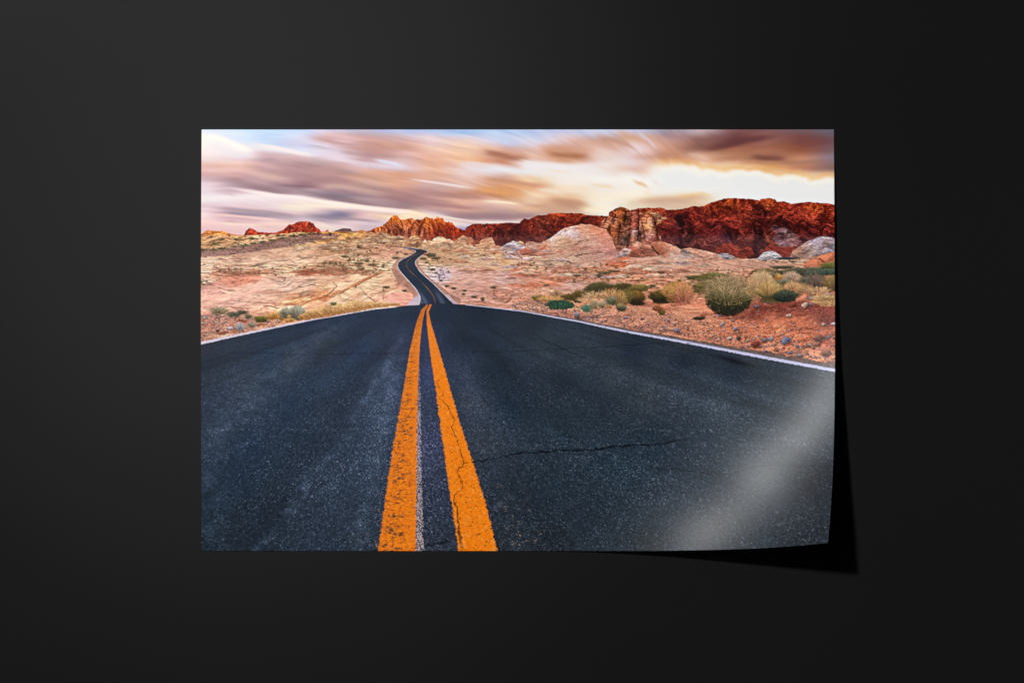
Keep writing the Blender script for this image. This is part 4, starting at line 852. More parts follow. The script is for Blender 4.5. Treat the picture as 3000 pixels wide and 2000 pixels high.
def far_road():
    L = smooth(FL); R = smooth(FR)
    # shoulders
    s, X, Y = win(1130, 715, 1370, 900)
    sl = [(1180,728),(1205,734),(1208,740),(1190,750),(1165,760),(1150,775),(1146,790),(1152,806),(1165,824),(1188,842),(1205,858),(1212,872),(1232,872),(1240,840),(1180,780),(1220,740),(1210,728)]
    m = polymask(X + vn(X / 9, Y / 9, 3) * 4, Y, sl)
    blend(s, m * .85, C(152, 106, 90) * (1 + .16 * fbm(X / 5, Y / 3, 3, 200) + .1 * fbm(X / 20, Y / 12, 2, 2))[..., None])
    m = polymask(X + vn(X / 9, Y / 9, 4) * 4, Y, [(1236,752),(1226,762),(1228,778),(1240,796),(1262,814),(1290,838),(1325,862),(1350,876),(1352,886),(1330,888),(1290,860),(1240,810),(1215,780),(1214,765)])
    blend(s, m * .85, C(160, 114, 98) * (1 + .14 * fbm(X / 5, Y / 3, 3, 201))[..., None])
    # pale concrete apron
    m = polymask(X, Y, [(1205,880),(1218,868),(1230,864),(1233,876),(1230,895),(1190,895)])
    blend(s, m * .9, C(176, 168, 186))
    m = polymask(X, Y, [(1302,860),(1316,864),(1326,876),(1345,892),(1328,891)])
    blend(s, m * .8, C(190, 176, 190))
    m = polymask(X, Y, [(1126,866),(1160,853),(1205,864),(1212,870),(1206,880),(1190,893),(1125,893),(1122,880)])
    g = fbs((X + Y * 1.6) / 60, (Y - X * .28) / 6, 4, 202)
    blend(s, m * .85, pal(g * .7 + .5, [(190,96,84), (214,140,120), (224,172,150), (214,130,112)]))
    poly = np.vstack([L, R[::-1]])
    m = polymask(X, Y, poly)
    col = ctrl(X, Y, [(1190,727,(44,52,62)),(1240,738,(40,48,58)),(1190,760,(34,44,58)),(1195,785,(30,40,58)),(1230,820,(26,40,58)),(1260,850,(30,44,62)),(1250,880,(36,46,70)),(1300,885,(30,40,58))], 2)
    # soft wheel-track sheen where the road drops behind the crest
    for x0, x1, w in ((1240, 1252, 7), (1292, 1300, 8), (1222, 1240, 4)):
        c = np.interp(Y[:, 0], [830, 893], [x0 - 25, x1])[:, None]
        col = col + (np.exp(-((X - c) / w) ** 2) * sst(835, 875, Y) * .16)[..., None] * C(230, 235, 255)
    col = col * (1 - .5 * np.exp(-((893 - Y) / 4) ** 2))[..., None]
    blend(s, m, col)
    w = .6 + 2
    line(L, 1.7, (206, 200, 214), .85, 1, 0, vary=.1); line(R, 1.7, (206, 200, 214), .85, 1, 0, vary=.1)
    line(L[60:], 2.2, (212, 206, 220), .8, 1, 0, vary=.1); line(R[60:], 2.2, (212, 206, 220), .8, 1, 0, vary=.1)
    Cn = smooth([(1235,738.6),(1206.7,753),(1193,767),(1192,780.7),(1203,796),(1222,813),(1241,832),(1260,853.5),(1271.7,872.6),(1275.5,890)])
    line(Cn, 2.4, (126, 84, 54), .8, 2, 0, vary=.1)
    line(Cn[50:], 3.6, (150, 96, 56), .6, 2, 0, vary=.1)


def near_road():
    s, X, Y = win(591, 885, 2443, 1613)
    cr = prof(X, CREST)
    m = np.clip((Y - cr) / 1.2 + .5, 0, 1)
    B = ctrl(X, Y, [(600,1015,(46,44,58)),(600,1060,(38,48,66)),(600,1150,(42,50,70)),(600,1250,(40,50,70)),(600,1350,(30,42,62)),(600,1500,(24,38,54)),(600,1600,(22,34,46)),(700,1000,(42,50,70)),(800,980,(38,50,76)),(900,960,(36,48,76)),(1000,930,(34,48,76)),(1100,910,(32,44,70)),(1200,900,(30,42,64)),
        (800,1040,(38,56,88)),(950,1010,(50,60,78)),(850,1060,(56,66,82)),(720,1120,(54,64,84)),(700,1200,(48,58,82)),(900,1120,(38,54,84)),(850,1200,(32,50,80)),(750,1300,(28,46,74)),(700,1400,(26,42,64)),(800,1500,(26,38,54)),(900,1300,(34,48,70)),(1000,1100,(40,56,86)),(1050,1030,(36,52,84)),(1100,950,(38,50,78)),(1150,1000,(52,62,96)),(1130,1100,(66,78,112)),(1100,1200,(62,76,106)),(1000,1250,(46,58,82)),(960,1400,(52,64,88)),(1080,1350,(48,60,84)),(1050,1500,(46,56,76)),(880,1550,(44,54,74)),(700,1580,(28,38,52)),(1080,1590,(46,54,70)),
        (1260,1100,(54,62,100)),(1265,1300,(56,60,92)),(1280,1450,(46,54,78)),(1290,1590,(44,50,66)),(1245,980,(48,56,88)),
        (1300,920,(30,42,62)),(1400,920,(28,40,58)),(1350,1000,(28,40,60)),(1340,1080,(44,54,76)),(1380,1180,(50,58,76)),(1420,1300,(50,58,74)),(1450,1100,(28,42,60)),(1500,1180,(28,42,62)),(1560,950,(38,46,60)),(1600,1000,(50,62,76)),(1700,1050,(52,64,80)),(1650,1120,(34,46,62)),(1800,1100,(58,68,84)),(1900,1160,(60,68,82)),(2000,1150,(58,68,86)),(1800,960,(44,50,64)),(1850,1020,(32,44,62)),(2000,1050,(32,44,62)),(2000,1010,(52,58,70)),(2150,1090,(36,48,66)),(2200,1050,(54,60,72)),(2300,1120,(46,56,70)),(2430,1100,(60,68,82)),(2100,1180,(60,72,88)),(1650,1250,(34,48,64)),(1750,1200,(38,50,66)),(1600,1400,(34,48,64)),(1500,1450,(36,46,60)),(1800,1350,(34,50,66)),(1900,1300,(36,52,70)),(2050,1300,(42,56,74)),(1450,1590,(40,46,56)),(1600,1590,(34,42,54)),(1800,1500,(34,46,60)),(1900,1600,(36,44,54)),(2100,1400,(38,50,66)),(2200,1300,(46,58,74)),(2400,1300,(46,54,68)),(2100,1550,(38,44,54)),(2400,1550,(40,46,56)),(2400,1420,(38,42,52))], 2.6)
    B = B * (1 - .14 * sst(1230, 1560, Y) * sst(1180, 900, X))[..., None]
    mixl = sst(1235, 1180, X)[..., None] * .35
    B = B * (1 - mixl) + C(38, 50, 68) * mixl
    d = np.clip(Y - 860, 14, None)
    u = (X - 1255) / d; v = np.log(d)
    # worn wheel tracks: radial streaks, broad and irregular
    st = fbs(u * 2.2, v * 1.5, 4, 210) * .22 + fbs(u * 7, v * 2.5, 3, 211) * .12
    B = B * (1 + st * sst(900, 1000, Y) * .5)[..., None]
    # aggregate, growing towards the viewer; slightly wider than tall
    q = 1 / (.5 + (Y - 890) / 800.)
    gx = (X - 1255) * q * .36; gy = np.log(np.clip(Y - 620, 30, None)) * 330
    n1 = vn(gx * 1.15, gy * .9, 212); n2 = vn(gx * 2.6 + n1, gy * 2., 213); n3 = vn(gx * .55, gy * .5, 214)
    near = sst(905, 1300, Y)
    dens = .40 + 1.3 * sst(.12, .4, B.mean(-1)) + .35 * fbs(u * 5, v * 6, 3, 216)
    g = (n1 * .55 + n2 * .6)
    lum = B.mean(-1)
    br = sst(.22, .95, g) * (.10 + .34 * near) * dens
    dk = sst(-.15, -.85, g) * (.18 + .45 * near)
    hot = sst(.72, .95, n2) * sst(.1, .6, n1) * near * .22
    tc = pal(vn(gx * .8, gy * .7, 218) * .5 + .5, [(120,142,170), (155,165,188), (165,162,175), (180,168,160)])
    B = B * C(240, 246, 236) * (1 - .06 * sst(1280, 1400, X))[..., None]
    for tr, wd, am in (([(1000,1175),(1150,1085),(1300,1000),(1400,905),(1520,835),(1613,745)], 15, .11), ([(1000,1200),(1150,1150),(1300,1115),(1450,1080),(1613,1040)], 22, .06), ([(1000,1340),(1200,1400),(1400,1450),(1613,1520)], 40, .03), ([(930,1010),(1060,850),(1200,700),(1300,600)], 55, .06)):
        q_ = np.array(tr, F); xc = np.interp(Y[:, 0], q_[:, 0], q_[:, 1])[:, None] + 14 * vn(Y / 60, Y * 0, 217)
        ok = sst(q_[0, 0] - 60, q_[0, 0] + 60, Y)
        B = B + (np.exp(-((X - xc) / wd) ** 2) * ok * am * np.clip(.6 + .9 * fbm(X / 26, Y / 18, 4, 219), 0, 2))[..., None] * C(200, 220, 255)
    col = B * (1 - dk)[..., None] + (br * 1.0 + hot)[..., None] * tc
    col = col * (1 + .10 * n3)[..., None]
    # stray orange paint grit near the lines
    gr = sst(.62, .8, vn(gx * 1.6 + 9, gy * 1.3, 219)) * sst(.2, .6, vn(gx * .3, gy * .3, 220)) * sst(1300, 1500, Y)
    e1 = np.abs(X - yint(Y, YL_L) + 10) / 60; e2 = np.abs(X - yint(Y, YR_R) - 70) / 110
    col = col + (gr * (np.exp(-e1 ** 2) + np.exp(-e2 ** 2)) * .6)[..., None] * C(190, 130, 70)
    blend(s, m, np.clip(col, 0, 1))
    # cracks
    K = (8, 12, 20)
    for p, w, a in (([(1340,1033.5),(1503,1027.8),(1650,1021),(1789,1013),(1977,1003)], 2, .6), ([(1575,990),(1642,1018),(1679,1034.7),(1724,1050)], 2.6, .7), ([(1711,1075.5),(1809,1071.4),(1899,1068.6)], 2, .5),
                    ([(1364,1351),(1434,1345)], 4, .8), ([(1434,1345),(1515,1326),(1585,1322),(1650,1318),(1732,1318),(1789,1308),(1850,1302),(1944,1298),(1977,1289),(2026,1283)], 4.4, .95), ([(1895,1365),(1936,1373),(1977,1371),(2060,1384),(2084,1388),(2139,1386),(2175,1377),(2221,1365),(2313,1365),(2433,1374)], 3, .7),
                    ([(640,1036),(703,1033.6),(789.6,1032),(839,1038.5),(900.6,1036.8),(974.6,1036.8),(1048.6,1034),(1190,1036)], 1.8, .55), ([(1196,1609),(1249,1596),(1322,1583)], 5, .8)):
        line(p, w, K, a, int(p[0][0]) % 71, 1.6, n=12)
    # oil smear
    s2, X2, Y2 = win(2030, 1015, 2235, 1085)
    c = 1060 + (X2 - 2157) * .29
    blend(s2, np.exp(-((Y2 - c) / 8) ** 2) * np.exp(-((X2 - 2150) / 50) ** 2) * .9, C(16, 17, 24))
    # painted lines
    jit = vn(X / 5., Y / 2.4, 230) * (.4 + 2.6 * near) + vn(X / 2.2, Y / 1.6, 231) * 2.4 * near
    ms = m
    dirt = col * .55 + C(104, 52, 16) * .45

    def paint(a, b, col, wear, seed, al=.97):
        xa = yint(Y, a); xb = yint(Y, b)
        e = 1.0 + 1.2 * near
        mk = np.clip((X - xa + jit) / e + .5, 0, 1) * np.clip((xb - X + jit) / e + .5, 0, 1) * ms
        blend(s, mk * al, col)
        blend(s, mk * wear, dirt)
        return mk
    xa = yint(Y, YL_L); xb = yint(Y, YL_R)
    t = np.clip((X - xa) / (xb - xa), 0, 1)
    gxs = gx + gy * .35
    f1 = vn(gxs * .55, gy * .95, 240); f2 = vn(gxs * 1.3, gy * 1.9, 241); f3 = fbs(gx * .3, gy * .2, 3, 242)
    oc = pal(f3 * .5 + .5, [(216,104,20), (243,132,26), (234,116,16), (244,146,54)])
    fade = sst(1010, 900, Y)[..., None]
    oc = oc * (1 - fade * .14) * (1 + .15 * f2 + .08 * vn(gx * 2.6, gy * 2.4, 248))[..., None]
    f4 = vn(gxs * .22, gy * .4, 243)
    wear = sst(.26, .58, f1 * .45 + f2 * .4 + f4 * .32 + .26 * (1 - 2 * np.abs(t - .35)) + .1 * f3) * (.3 + .5 * near)
    paint(YL_L, YL_R, oc, wear, 1)
    # long fine furrows in the far part of the left line
    xw = yint(Y, WH_R)
    mk = np.clip((X - xb + jit) / 2 + .5, 0, 1) * np.clip((xw - X + jit) / 2 + .5, 0, 1) * ms
    wh = sst(.35, -.15, vn(gx * 1.2, gy * .9, 246) * .6 + vn(gx * 2.4, gy * 1.8, 247) * .6 + .1)
    blend(s, mk * wh * (.25 + .6 * sst(1000, 1250, Y)) * sst(960, 1060, Y), C(196, 176, 180))
    oc2 = pal(f3 * .5 + .55, [(228,108,10), (250,136,20), (244,122,10), (248,148,56)]) * (1 - fade * .1) * (1 + .12 * f2 + .08 * vn(gx * 2.6, gy * 2.4, 249))[..., None]
    xa = yint(Y, YR_L); xb = yint(Y, YR_R)
    t2 = np.clip((X - xa) / (xb - xa), 0, 1)
    oc2 = oc2 * (1 - .28 * sst(.35, .7, f1 * .6 + f2 * .4) * near)[..., None]
    wear2 = sst(.5, .75, f1 * .6 + f2 * .55 + .12 * sst(.2, 0, t2) + .1 * sst(.85, 1, t2)) * (.15 + .5 * near)
    paint(YR_L, YR_R, oc2, wear2, 2)
    line([(1298,1100),(1279,1117),(1288,1137),(1303,1151),(1286,1166),(1312,1190),(1322,1214),(1332,1229),(1325,1253),(1337,1282),(1346,1306),(1356,1345),(1358,1357),(1337,1379),(1351,1403),(1356,1423),(1332,1447),(1330,1470),(1338,1500),(1342,1540),(1345,1575),(1352,1610)], 2.6, (96, 48, 22), .85, 5, 2.2, n=7, vary=.8)
    line([(1334,1460),(1340,1500),(1344,1545),(1348,1580),(1355,1612)], 6, (34, 24, 24), .6, 6, 2.5)
    line([(1358,1357),(1372,1352)], 3, (60, 30, 20), .7, 5)
    # edge lines
    for pts, ws, cc in ((CREST[:8], [(588,8.5),(703,6.5),(826,5),(925,3.4),(1048,2.2),(1160,1.4)], (214,206,220)), (CREST[12:], [(1363,1.6),(1530,3),(1694,5.4),(1828,8),(2010,10),(2246,12.5),(2443,14)], (196,198,228))):
        p = np.array(pts, F); q = np.array(ws, F)
        s3, X3, Y3 = win(max(591, p[0, 0]), p[:, 1].min() - 12, p[-1, 0], p[:, 1].max() + 16)
        c = prof(X3, pts); w = np.interp(X3[0], q[:, 0], q[:, 1])[None, :]
        # fine chipped edges
        j = vn(X3 / 2.2, Y3 / 2, 250) * np.minimum(w * .12, 1.2)
        d3 = np.abs(Y3 - c - w * .1) + j
        holes = sst(.72, .85, fbm(X3 / 7, Y3 / 3, 3, 251)) * .6 * sst(4, 9, w)
        blend(s3, np.clip((w / 2 - d3) / 1.1 + .5, 0, 1) * (1 - holes) * .96, C(*cc) * (1 + .05 * vn(X3 / 5, Y3 / 2, 252))[..., None])


def verge():
    """gravel verges, stones and plants beside the near road"""
    r = np.random.default_rng(77)
    # fine gravel texture on both verges
    s, X, Y = win(591, 850, 2443, 1080)
    cr = prof(X, CREST)
    rt = sst(1440, 1600, X) * sst(-95 - (X - 1500) * .06, -50 - (X - 1500) * .06, Y - cr) * (1 - np.clip((Y - cr) / 1.2 + .5, 0, 1))
    lt = sst(860, 800, X) * sst(912, 925, Y + (X - 591) * .02) * (1 - np.clip((Y - cr) / 1.2 + .5, 0, 1))
    mk = np.maximum(rt, lt)
    k = .6 + sst(880, 1060, Y) * .8
    a = vn(X / 3.2 / k, Y / 2.0 / k, 260); b = vn(X / 1.7 / k, Y / 1.2 / k, 261); c = fbm(X / 26, Y / 10, 3, 262)
    g = a * .6 + b * .6 + c * .35
    base = IMG[s].copy()
    dk = base * C(150, 132, 130) * 1.0
    lt_ = pal(vn(X / 4, Y / 3, 263) * .5 + .5, [(150,126,128), (190,160,148), (214,186,168), (160,150,166)])
    base = base * (1 - (sst(.1, .6, -g) * .5 * mk)[..., None]) + (sst(.36, .8, g) * .5 * mk)[..., None] * (lt_ - base)
    IMG[s] = base
    # darker churned soil on the bank
    for (x, y, a2, b2, cc, al) in ((2160,925,70,13,(128,62,46),.6), (2240,905,80,16,(120,56,44),.6), (2340,905,110,22,(124,58,46),.6), (2410,935,50,18,(118,58,48),.6), (1880,890,45,8,(136,66,54),.6), (1975,893,35,6,(140,68,54),.6), (1960,905,40,5,(150,76,60),.5), (2060,850,40,6,(190,110,80),.4)):
        s2, X2, Y2 = win(x - a2 * 1.3, y - b2 * 2, x + a2 * 1.3, y + b2 * 2)
        d = np.hypot((X2 - x) / a2, (Y2 - y) / b2) + .5 * fbm(X2 / 16, Y2 / 7, 4, int(x))
        blend(s2, sst(1.15, .5, d) * al, C(*cc) * (1 + .5 * fbm(X2 / 4, Y2 / 3, 3, int(y)))[..., None])
    # asphalt lip outside the right line
    s2, X2, Y2 = win(1500, 895, 2443, 1085)
    cr2 = prof(X2, CREST); w = np.interp(X2[0], [1500,1694,2010,2443], [2, 6, 9, 20])[None, :]
    j = fbm(X2 / 12, Y2 / 6, 3, 270) * w * .35
    up = cr2 - Y2
    blend(s2, sst(w + 1.5, w - 1.5, up + j) * sst(0, 2, up) * .85, C(88, 80, 80) * (1 + .3 * vn(X2 / 2.5, Y2 / 2, 271))[..., None])
    s2, X2, Y2 = win(591, 895, 1160, 1010)
    # small stones
    pal_ = [(176,160,168), (140,138,154), (206,186,166), (190,130,104), (140,92,78), (214,200,188), (128,116,120), (170,104,80), (120,110,130)]
    pts = []
    for i in range(3000):
        x = r.uniform(1500, 2443); c = np.interp(x, [q[0] for q in CREST], [q[1] for q in CREST])
        up = abs(r.normal(0, 1)) * (18 + (x - 1500) * .06) + (4 + (x - 1500) * .02)
        y = c - up
        if x < 2080 and y < c - 62 - (x - 1500) * .02: continue
        if y < 872: continue
        pts.append((y, x))
    pts.sort()
    for i, (y, x) in enumerate(pts):
        z = (y - 780) / 250.
        a = min(r.gamma(1.2, .75) * z, 3.8) + .75
        cc = pal_[r.integers(len(pal_))]; kk = r.uniform(.5, .95)
        pebble(x, y, a, a * r.uniform(.5, .8), r.normal(0, .4), tuple(v * kk for v in cc), i)
    for i in range(340):
        x = r.uniform(591, 850); y = r.uniform(925, 1000)
        c = np.interp(x, [q[0] for q in CREST], [q[1] for q in CREST])
        if y > c - 6: continue
        a = r.gamma(2, .5) + .7
        cc = pal_[r.integers(len(pal_))]
        pebble(x, y, a, a * r.uniform(.5, .8), r.normal(0, .4), cc, i)
    for i, (x, y, a, b, an, cc) in enumerate([(2299,997,17,11,-.5,(122,126,156)),(2211.7,1006.6,16,10.5,-.15,(140,68,56)),(2237.7,995,9.5,7,0,(112,112,118)),(2256.6,992,6,8,.3,(150,150,166)),(2162,988,8,6.5,.4,(104,84,74)),(2355.7,893.4,11,9.5,-.6,(206,170,150)),(2308.5,924,8,6,.1,(212,184,170)),(2374.6,872,16,4.6,0,(116,112,142)),(2397,990,18,11,-.2,(124,78,62)),(2416,1035,15,9,0,(132,86,70)),(2151.6,962,7,6,-.5,(150,146,166)),(2105.6,923,6.5,4.5,-.2,(128,124,146)),(2250.7,884,12,5,-.4,(110,108,134)),(2215,897,9,5,0,(116,104,120)),(2439,949,9,4.5,.1,(206,200,210)),(2409,950,9,4,-.2,(176,150,134)),(2114,949,6,5,-.4,(156,152,166)),(2387.5,1008,15,7,-.2,(158,96,72)),(1688,921.6,8,8,.4,(136,132,148)),(1980,966.5,10,6.5,-.1,(136,130,144)),(1956,937,5,5,.3,(150,144,160)),(1974,946,5,5,.1,(190,176,172)),(1832,930,7,4,.2,(140,132,158)),(2372,891,6,4.5,.1,(118,108,136)),(2290,868,0.9,.8,0,(60,70,60)),(2420,862,14,3,-.1,(176,160,166)),(2320,893,12,6,-.1,(132,62,46)),(2135,990,8,4.5,-.2,(196,180,170)),(2145,938,7,4,.2,(150,116,110)),(2270,1025,7,4,.1,(150,90,72)),(2240,1028,8,4,0,(120,112,126)),(2312,1033,8,4.5,-.1,(126,120,136)),(2340,1040,11,5,0,(150,134,136)),(2332,1012,6,6,.3,(130,130,140)),(2368,1010,8,5,.2,(160,140,130)),(2420,990,7,6,0,(120,104,110)),(676,961,13,4.5,.2,(196,184,186)),(636,920,7,4,0,(196,180,172)),(655,924,6,3.5,0,(190,170,160)),(690,928,6,3,0,(186,160,146)),(640,945,4,2.5,0,(206,196,192)),(600,925,9,2.4,.1,(176,160,170)),(2090,925,5,3,0,(176,164,160)),(2148,915,6,3.5,0,(170,156,156)),(1720,935,4,2.6,0,(170,166,180))]):
        pebble(x, y, a * .85, b * .85, an, tuple(v * .88 for v in cc), i * 1.7 + .3, .14)
    # dead brown twigs left
    for p in ([(640,977),(668,973),(700,968)], [(750,953),(770,949),(788,948)], [(700,938),(725,941)]):
        line(p, 6, (132, 66, 36), .75, 4, 1.5)
    # ---------------------------------------------------------------- left side plants
    OL = ((128, 122, 76), (70, 66, 40)); GY = ((150, 146, 124), (92, 88, 70)); GO = ((226, 172, 92), (150, 96, 42)); TN = ((216, 176, 118), (150, 112, 74))
    shrub(645, 918, 22, 16, (150,136,100), (108,92,66), seed=1, spiky=.6)
    shrub(688, 925, 22, 11, (116,114,88), (78,78,58), seed=2)
    shrub(712, 918, 14, 9, (110,100,80), (70,62,48), seed=3)
    shrub(729, 931, 9, 9, (112,118,84), (72,78,52), seed=4, spiky=.8)
    shrub(767, 941, 19, 15, (146,128,52), (62,58,22), seed=5)
    shrub(640, 972, 6, 7, (100,70,50), (80,50,40), seed=6)
    shrub(706, 966, 11, 17, (176,180,182), (120,118,116), seed=7, spiky=.6)
    shrub(741, 958, 12, 11, (176,160,130), (110,104,80), seed=8, spiky=.9)
    for i, (x, b, rx, ry, k) in enumerate([(796,934,12,14,'o'),(812,932,14,16,'o'),(828,935,13,14,'o'),(840,930,16,22,'g'),(856,936,12,14,'o'),(872,932,22,28,'g'),(890,934,12,12,'o'),(850,942,14,8,'o')]):
        t, b_ = (GO if k == 'o' else GY)
        shrub(x, b, rx, ry, t, b_, seed=20 + i, spiky=.7)
    xs = np.linspace(895, 1165, 46)
    for i, x in enumerate(xs):
        c = np.interp(x, [q[0] for q in CREST], [q[1] for q in CREST])
        hgt = np.interp(x, [895, 960, 1050, 1110, 1165], [15, 19, 18, 9, 4]) * r.uniform(.75, 1.15)
        for q in range(2):
            yb = c - 5 - q * hgt * .3 + r.uniform(-1, 1)
            shrub(x + r.uniform(-4, 4), yb, r.uniform(8, 13) * (1 if x < 1100 else .8), hgt * (1 - .2 * q), (222,172,104) if r.random() < .7 else (196,148,92), (166,112,60), seed=50 + i * 2 + q, spiky=.8, lean=r.uniform(-.6, .6), alpha=.6)
    shrub(978, 893, 10, 8, (130,128,90), (90,84,56), seed=9)
    # ---------------------------------------------------------------- right side plants
    S = shrub
    S(2400, 800, 46, 16, (96,108,80), (54,62,48), seed=100, spiky=.2); S(2350, 806, 52, 20, (92,92,70), (56,54,44), seed=101, spiky=.2)
    S(2278, 806, 36, 14, (98,98,70), (58,58,42), seed=102, spiky=.2); S(2292, 786, 34, 7, (96,100,76), (62,60,46), seed=103); S(2240, 800, 30, 12, (140,116,70), (92,72,46), seed=104)
    S(2440, 792, 34, 22, (120,124,56), (70,62,34), seed=105); S(2384, 812, 30, 18, (84,98,82), (50,60,50), seed=106, spiky=.2); S(2425, 804, 28, 16, (84,106,88), (52,64,52), seed=107, spiky=.2)
    S(2316, 826, 24, 24, (192,160,130), (130,104,88), seed=108, spiky=.6); S(2284, 832, 34, 12, (120,120,98), (84,80,62), seed=109); S(2272, 818, 18, 14, (214,160,70), (150,100,50), seed=110, spiky=.5)
    S(2255, 812, 16, 14, (150,130,100), (90,76,60), seed=111)
    S(2034, 818, 26, 11, (116,108,54), (66,60,32), seed=112, spiky=.2); S(2090, 816, 36, 16, (134,120,62), (76,68,38), seed=113); S(2055, 822, 20, 9, (110,104,52), (62,58,30), seed=114)
    S(2046, 852, 18, 24, (136,116,54), (74,66,30), seed=115, spiky=.2); S(2080, 838, 24, 16, (130,118,66), (80,70,40), seed=116)
    S(2383, 846, 38, 30, (112,92,78), (70,56,50), seed=117, spiky=.8); S(2357, 828, 14, 14, (110,110,86), (74,70,56), seed=118); S(2436, 848, 24, 34, (146,118,58), (86,66,38), seed=119, spiky=.5)
    S(2350, 856, 24, 20, (196,150,96), (150,106,68), n=200, seed=120, spiky=.8); S(2395, 858, 30, 14, (206,164,110), (166,122,80), n=200, seed=121, spiky=.8); S(2320, 850, 20, 18, (214,166,104), (176,120,76), seed=122, spiky=.9)
    S(2430, 894, 44, 20, (214,176,104), (170,120,72), seed=123, spiky=.6); S(2415, 880, 34, 12, (206,170,106), (150,110,70), seed=124, spiky=.8); S(2230, 835, 26, 30, (206,170,122), (160,120,80), seed=125, spiky=.8)
    # mid shrubs
    S(1577, 879, 20, 13, (140,118,60), (80,70,34), seed=130); S(1631, 872, 15, 18, (180,140,96), (130,100,64), seed=131, spiky=.6); S(1605, 884, 26, 12, (216,160,86), (170,112,62), seed=132, spiky=.9); S(1650, 884, 26, 14, (206,156,90), (160,106,60), seed=133, spiky=.9)
    S(1668, 876, 24, 14, (112,92,44), (70,58,26), seed=134); S(1692, 880, 15, 28, (118,94,38), (54,46,18), seed=135, spiky=.25)
    S(1880, 850, 20, 16, (150,128,62), (90,80,44), seed=137)
    S(1754, 868, 40, 38, (92,82,44), (38,34,22), seed=138, spiky=.35, lean=.15); S(1722, 866, 16, 14, (120,102,62), (70,58,38), seed=139, lean=-.4)
    S(1826, 858, 34, 28, (92,80,36), (38,34,20), seed=140, spiky=.2); S(1862, 856, 22, 20, (138,116,50), (72,62,30), seed=141)
    S(1788, 874, 20, 27, (138,98,38), (66,48,22), seed=142, spiky=.25); S(1862, 888, 26, 36, (146,104,36), (36,28,18), seed=143, spiky=.12); S(1835, 884, 18, 30, (120,104,50), (80,68,36), seed=144, spiky=.5)
    S(1745, 876, 34, 16, (222,176,122), (170,122,80), seed=145, spiky=1., shade=False, n=110); S(1720, 888, 24, 18, (222,180,126), (196,140,96), seed=146, spiky=1., shade=False, n=80); S(1790, 876, 34, 22, (222,170,108), (176,120,74), seed=147, spiky=1., shade=False, n=100)
    S(1818, 904, 16, 42, (172,128,66), (84,70,38), seed=148, spiky=.6); S(1819, 908, 14, 16, (150,134,92), (64,66,46), seed=149, spiky=.5)
    S(1790, 890, 14, 19, (138,134,102), (72,72,50), seed=150, spiky=.6); S(1737, 902, 13, 17, (162,146,110), (104,96,66), seed=151, spiky=.6, lean=.6); S(1765, 900, 14, 14, (160,146,112), (112,100,72), seed=152, spiky=.6); S(1781, 902, 12, 8, (196,140,80), (150,98,56), seed=153)
    S(1716, 911, 14, 16, (110,140,112), (70,100,84), seed=154, spiky=.5)
    leafy(1641, 893, 41, 14, (34,84,62), (14,44,38), 0, 155); leafy(1622, 889, 20, 11, (36,92,66), (18,56,46), 0, 156)
    r2 = np.random.default_rng(5)
    for i in range(260):
        a = r2.uniform(0, 2 * np.pi); q = np.sqrt(r2.uniform(0, 1)); x = 1641 + np.cos(a) * 40 * q; y = 892 + np.sin(a) * 13 * q
        pebble(x, y, 1.7, 1.1, r2.uniform(-1, 1), (40 + r2.uniform(-22, 30), 88 + r2.uniform(-44, 30), 66 + r2.uniform(-34, 20)), i)
    S(1933, 883, 33, 32, (112,92,34), (32,28,16), seed=157, spiky=.12); S(1985, 882, 36, 52, (176,128,48), (116,76,40), seed=158, spiky=.3); S(1998, 882, 26, 46, (196,130,74), (150,84,62), seed=159, spiky=.4); S(1955, 862, 18, 22, (206,150,70), (150,104,50), seed=160, spiky=.5)
    S(1937, 921, 10, 15, (140,110,44), (84,66,30), seed=161, spiky=.5); S(1925, 913, 12, 16, (150,84,48), (120,66,44), seed=162, spiky=.8, shade=False)
    S(2046, 936, 18, 8, (70,62,44), (44,38,30), seed=163); S(2060, 935, 14, 20, (130,76,54), (110,60,44), seed=164, spiky=1., shade=False, n=24)
    # the big bush: straw stalks over a dense green foot
    S(2137, 900, 68, 80, (168, 142, 94), (104, 92, 56), n=900, seed=165, spiky=.3)
    s, X, Y = win(2050, 800, 2220, 935)
    w5 = fbm(X / 9, Y / 9, 4, 301)
    d = np.hypot((X - 2131) / 62, (Y - 880) / 45) + .42 * w5 * sst(925, 860, Y)
    g = pal(np.clip((925 - Y) / 100. + .25 * w5, 0, 1), [(30,36,24), (44,52,30), (66,70,38), (96,92,52), (128,114,70)])
    g = g * (1 + .5 * vn(X / 2.4, Y / 2.4, 302) + .25 * vn(X / 1.4, Y / 1.8, 303))[..., None]
    blend(s, sst(1.04, .86, d) * .95, g)
    for i in range(1500):
        a = r2.uniform(0, 2 * np.pi); q = np.sqrt(r2.uniform(0, 1)); x = 2131 + np.cos(a) * 68 * q; y = 872 + np.sin(a) * 53 * q
        k = np.clip((928 - y) / 85, .1, 1); kk = r2.uniform(.55, 1.25)
        pebble(x, y, r2.uniform(1.2, 2.2), 1.2, r2.uniform(-1.5, 1.5), ((24 + 92 * k * k) * kk, (32 + 84 * k * k) * kk, (20 + 40 * k * k) * kk), i)
    for i in range(500):
        a = r2.uniform(0, 2 * np.pi); q = np.sqrt(r2.uniform(0, 1)); x = 2134 + np.cos(a) * 76 * q; y = 850 + np.sin(a) * 44 * q
        kk = r2.uniform(.6, 1.1)
        pebble(x, y, r2.uniform(1.2, 2.4), 1.4, r2.uniform(-1.5, 1.5), (132 * kk, 118 * kk, 66 * kk), i)
    m = 430
    xa = 2133 + r2.normal(0, 26, m); ya = r2.uniform(815, 885, m)
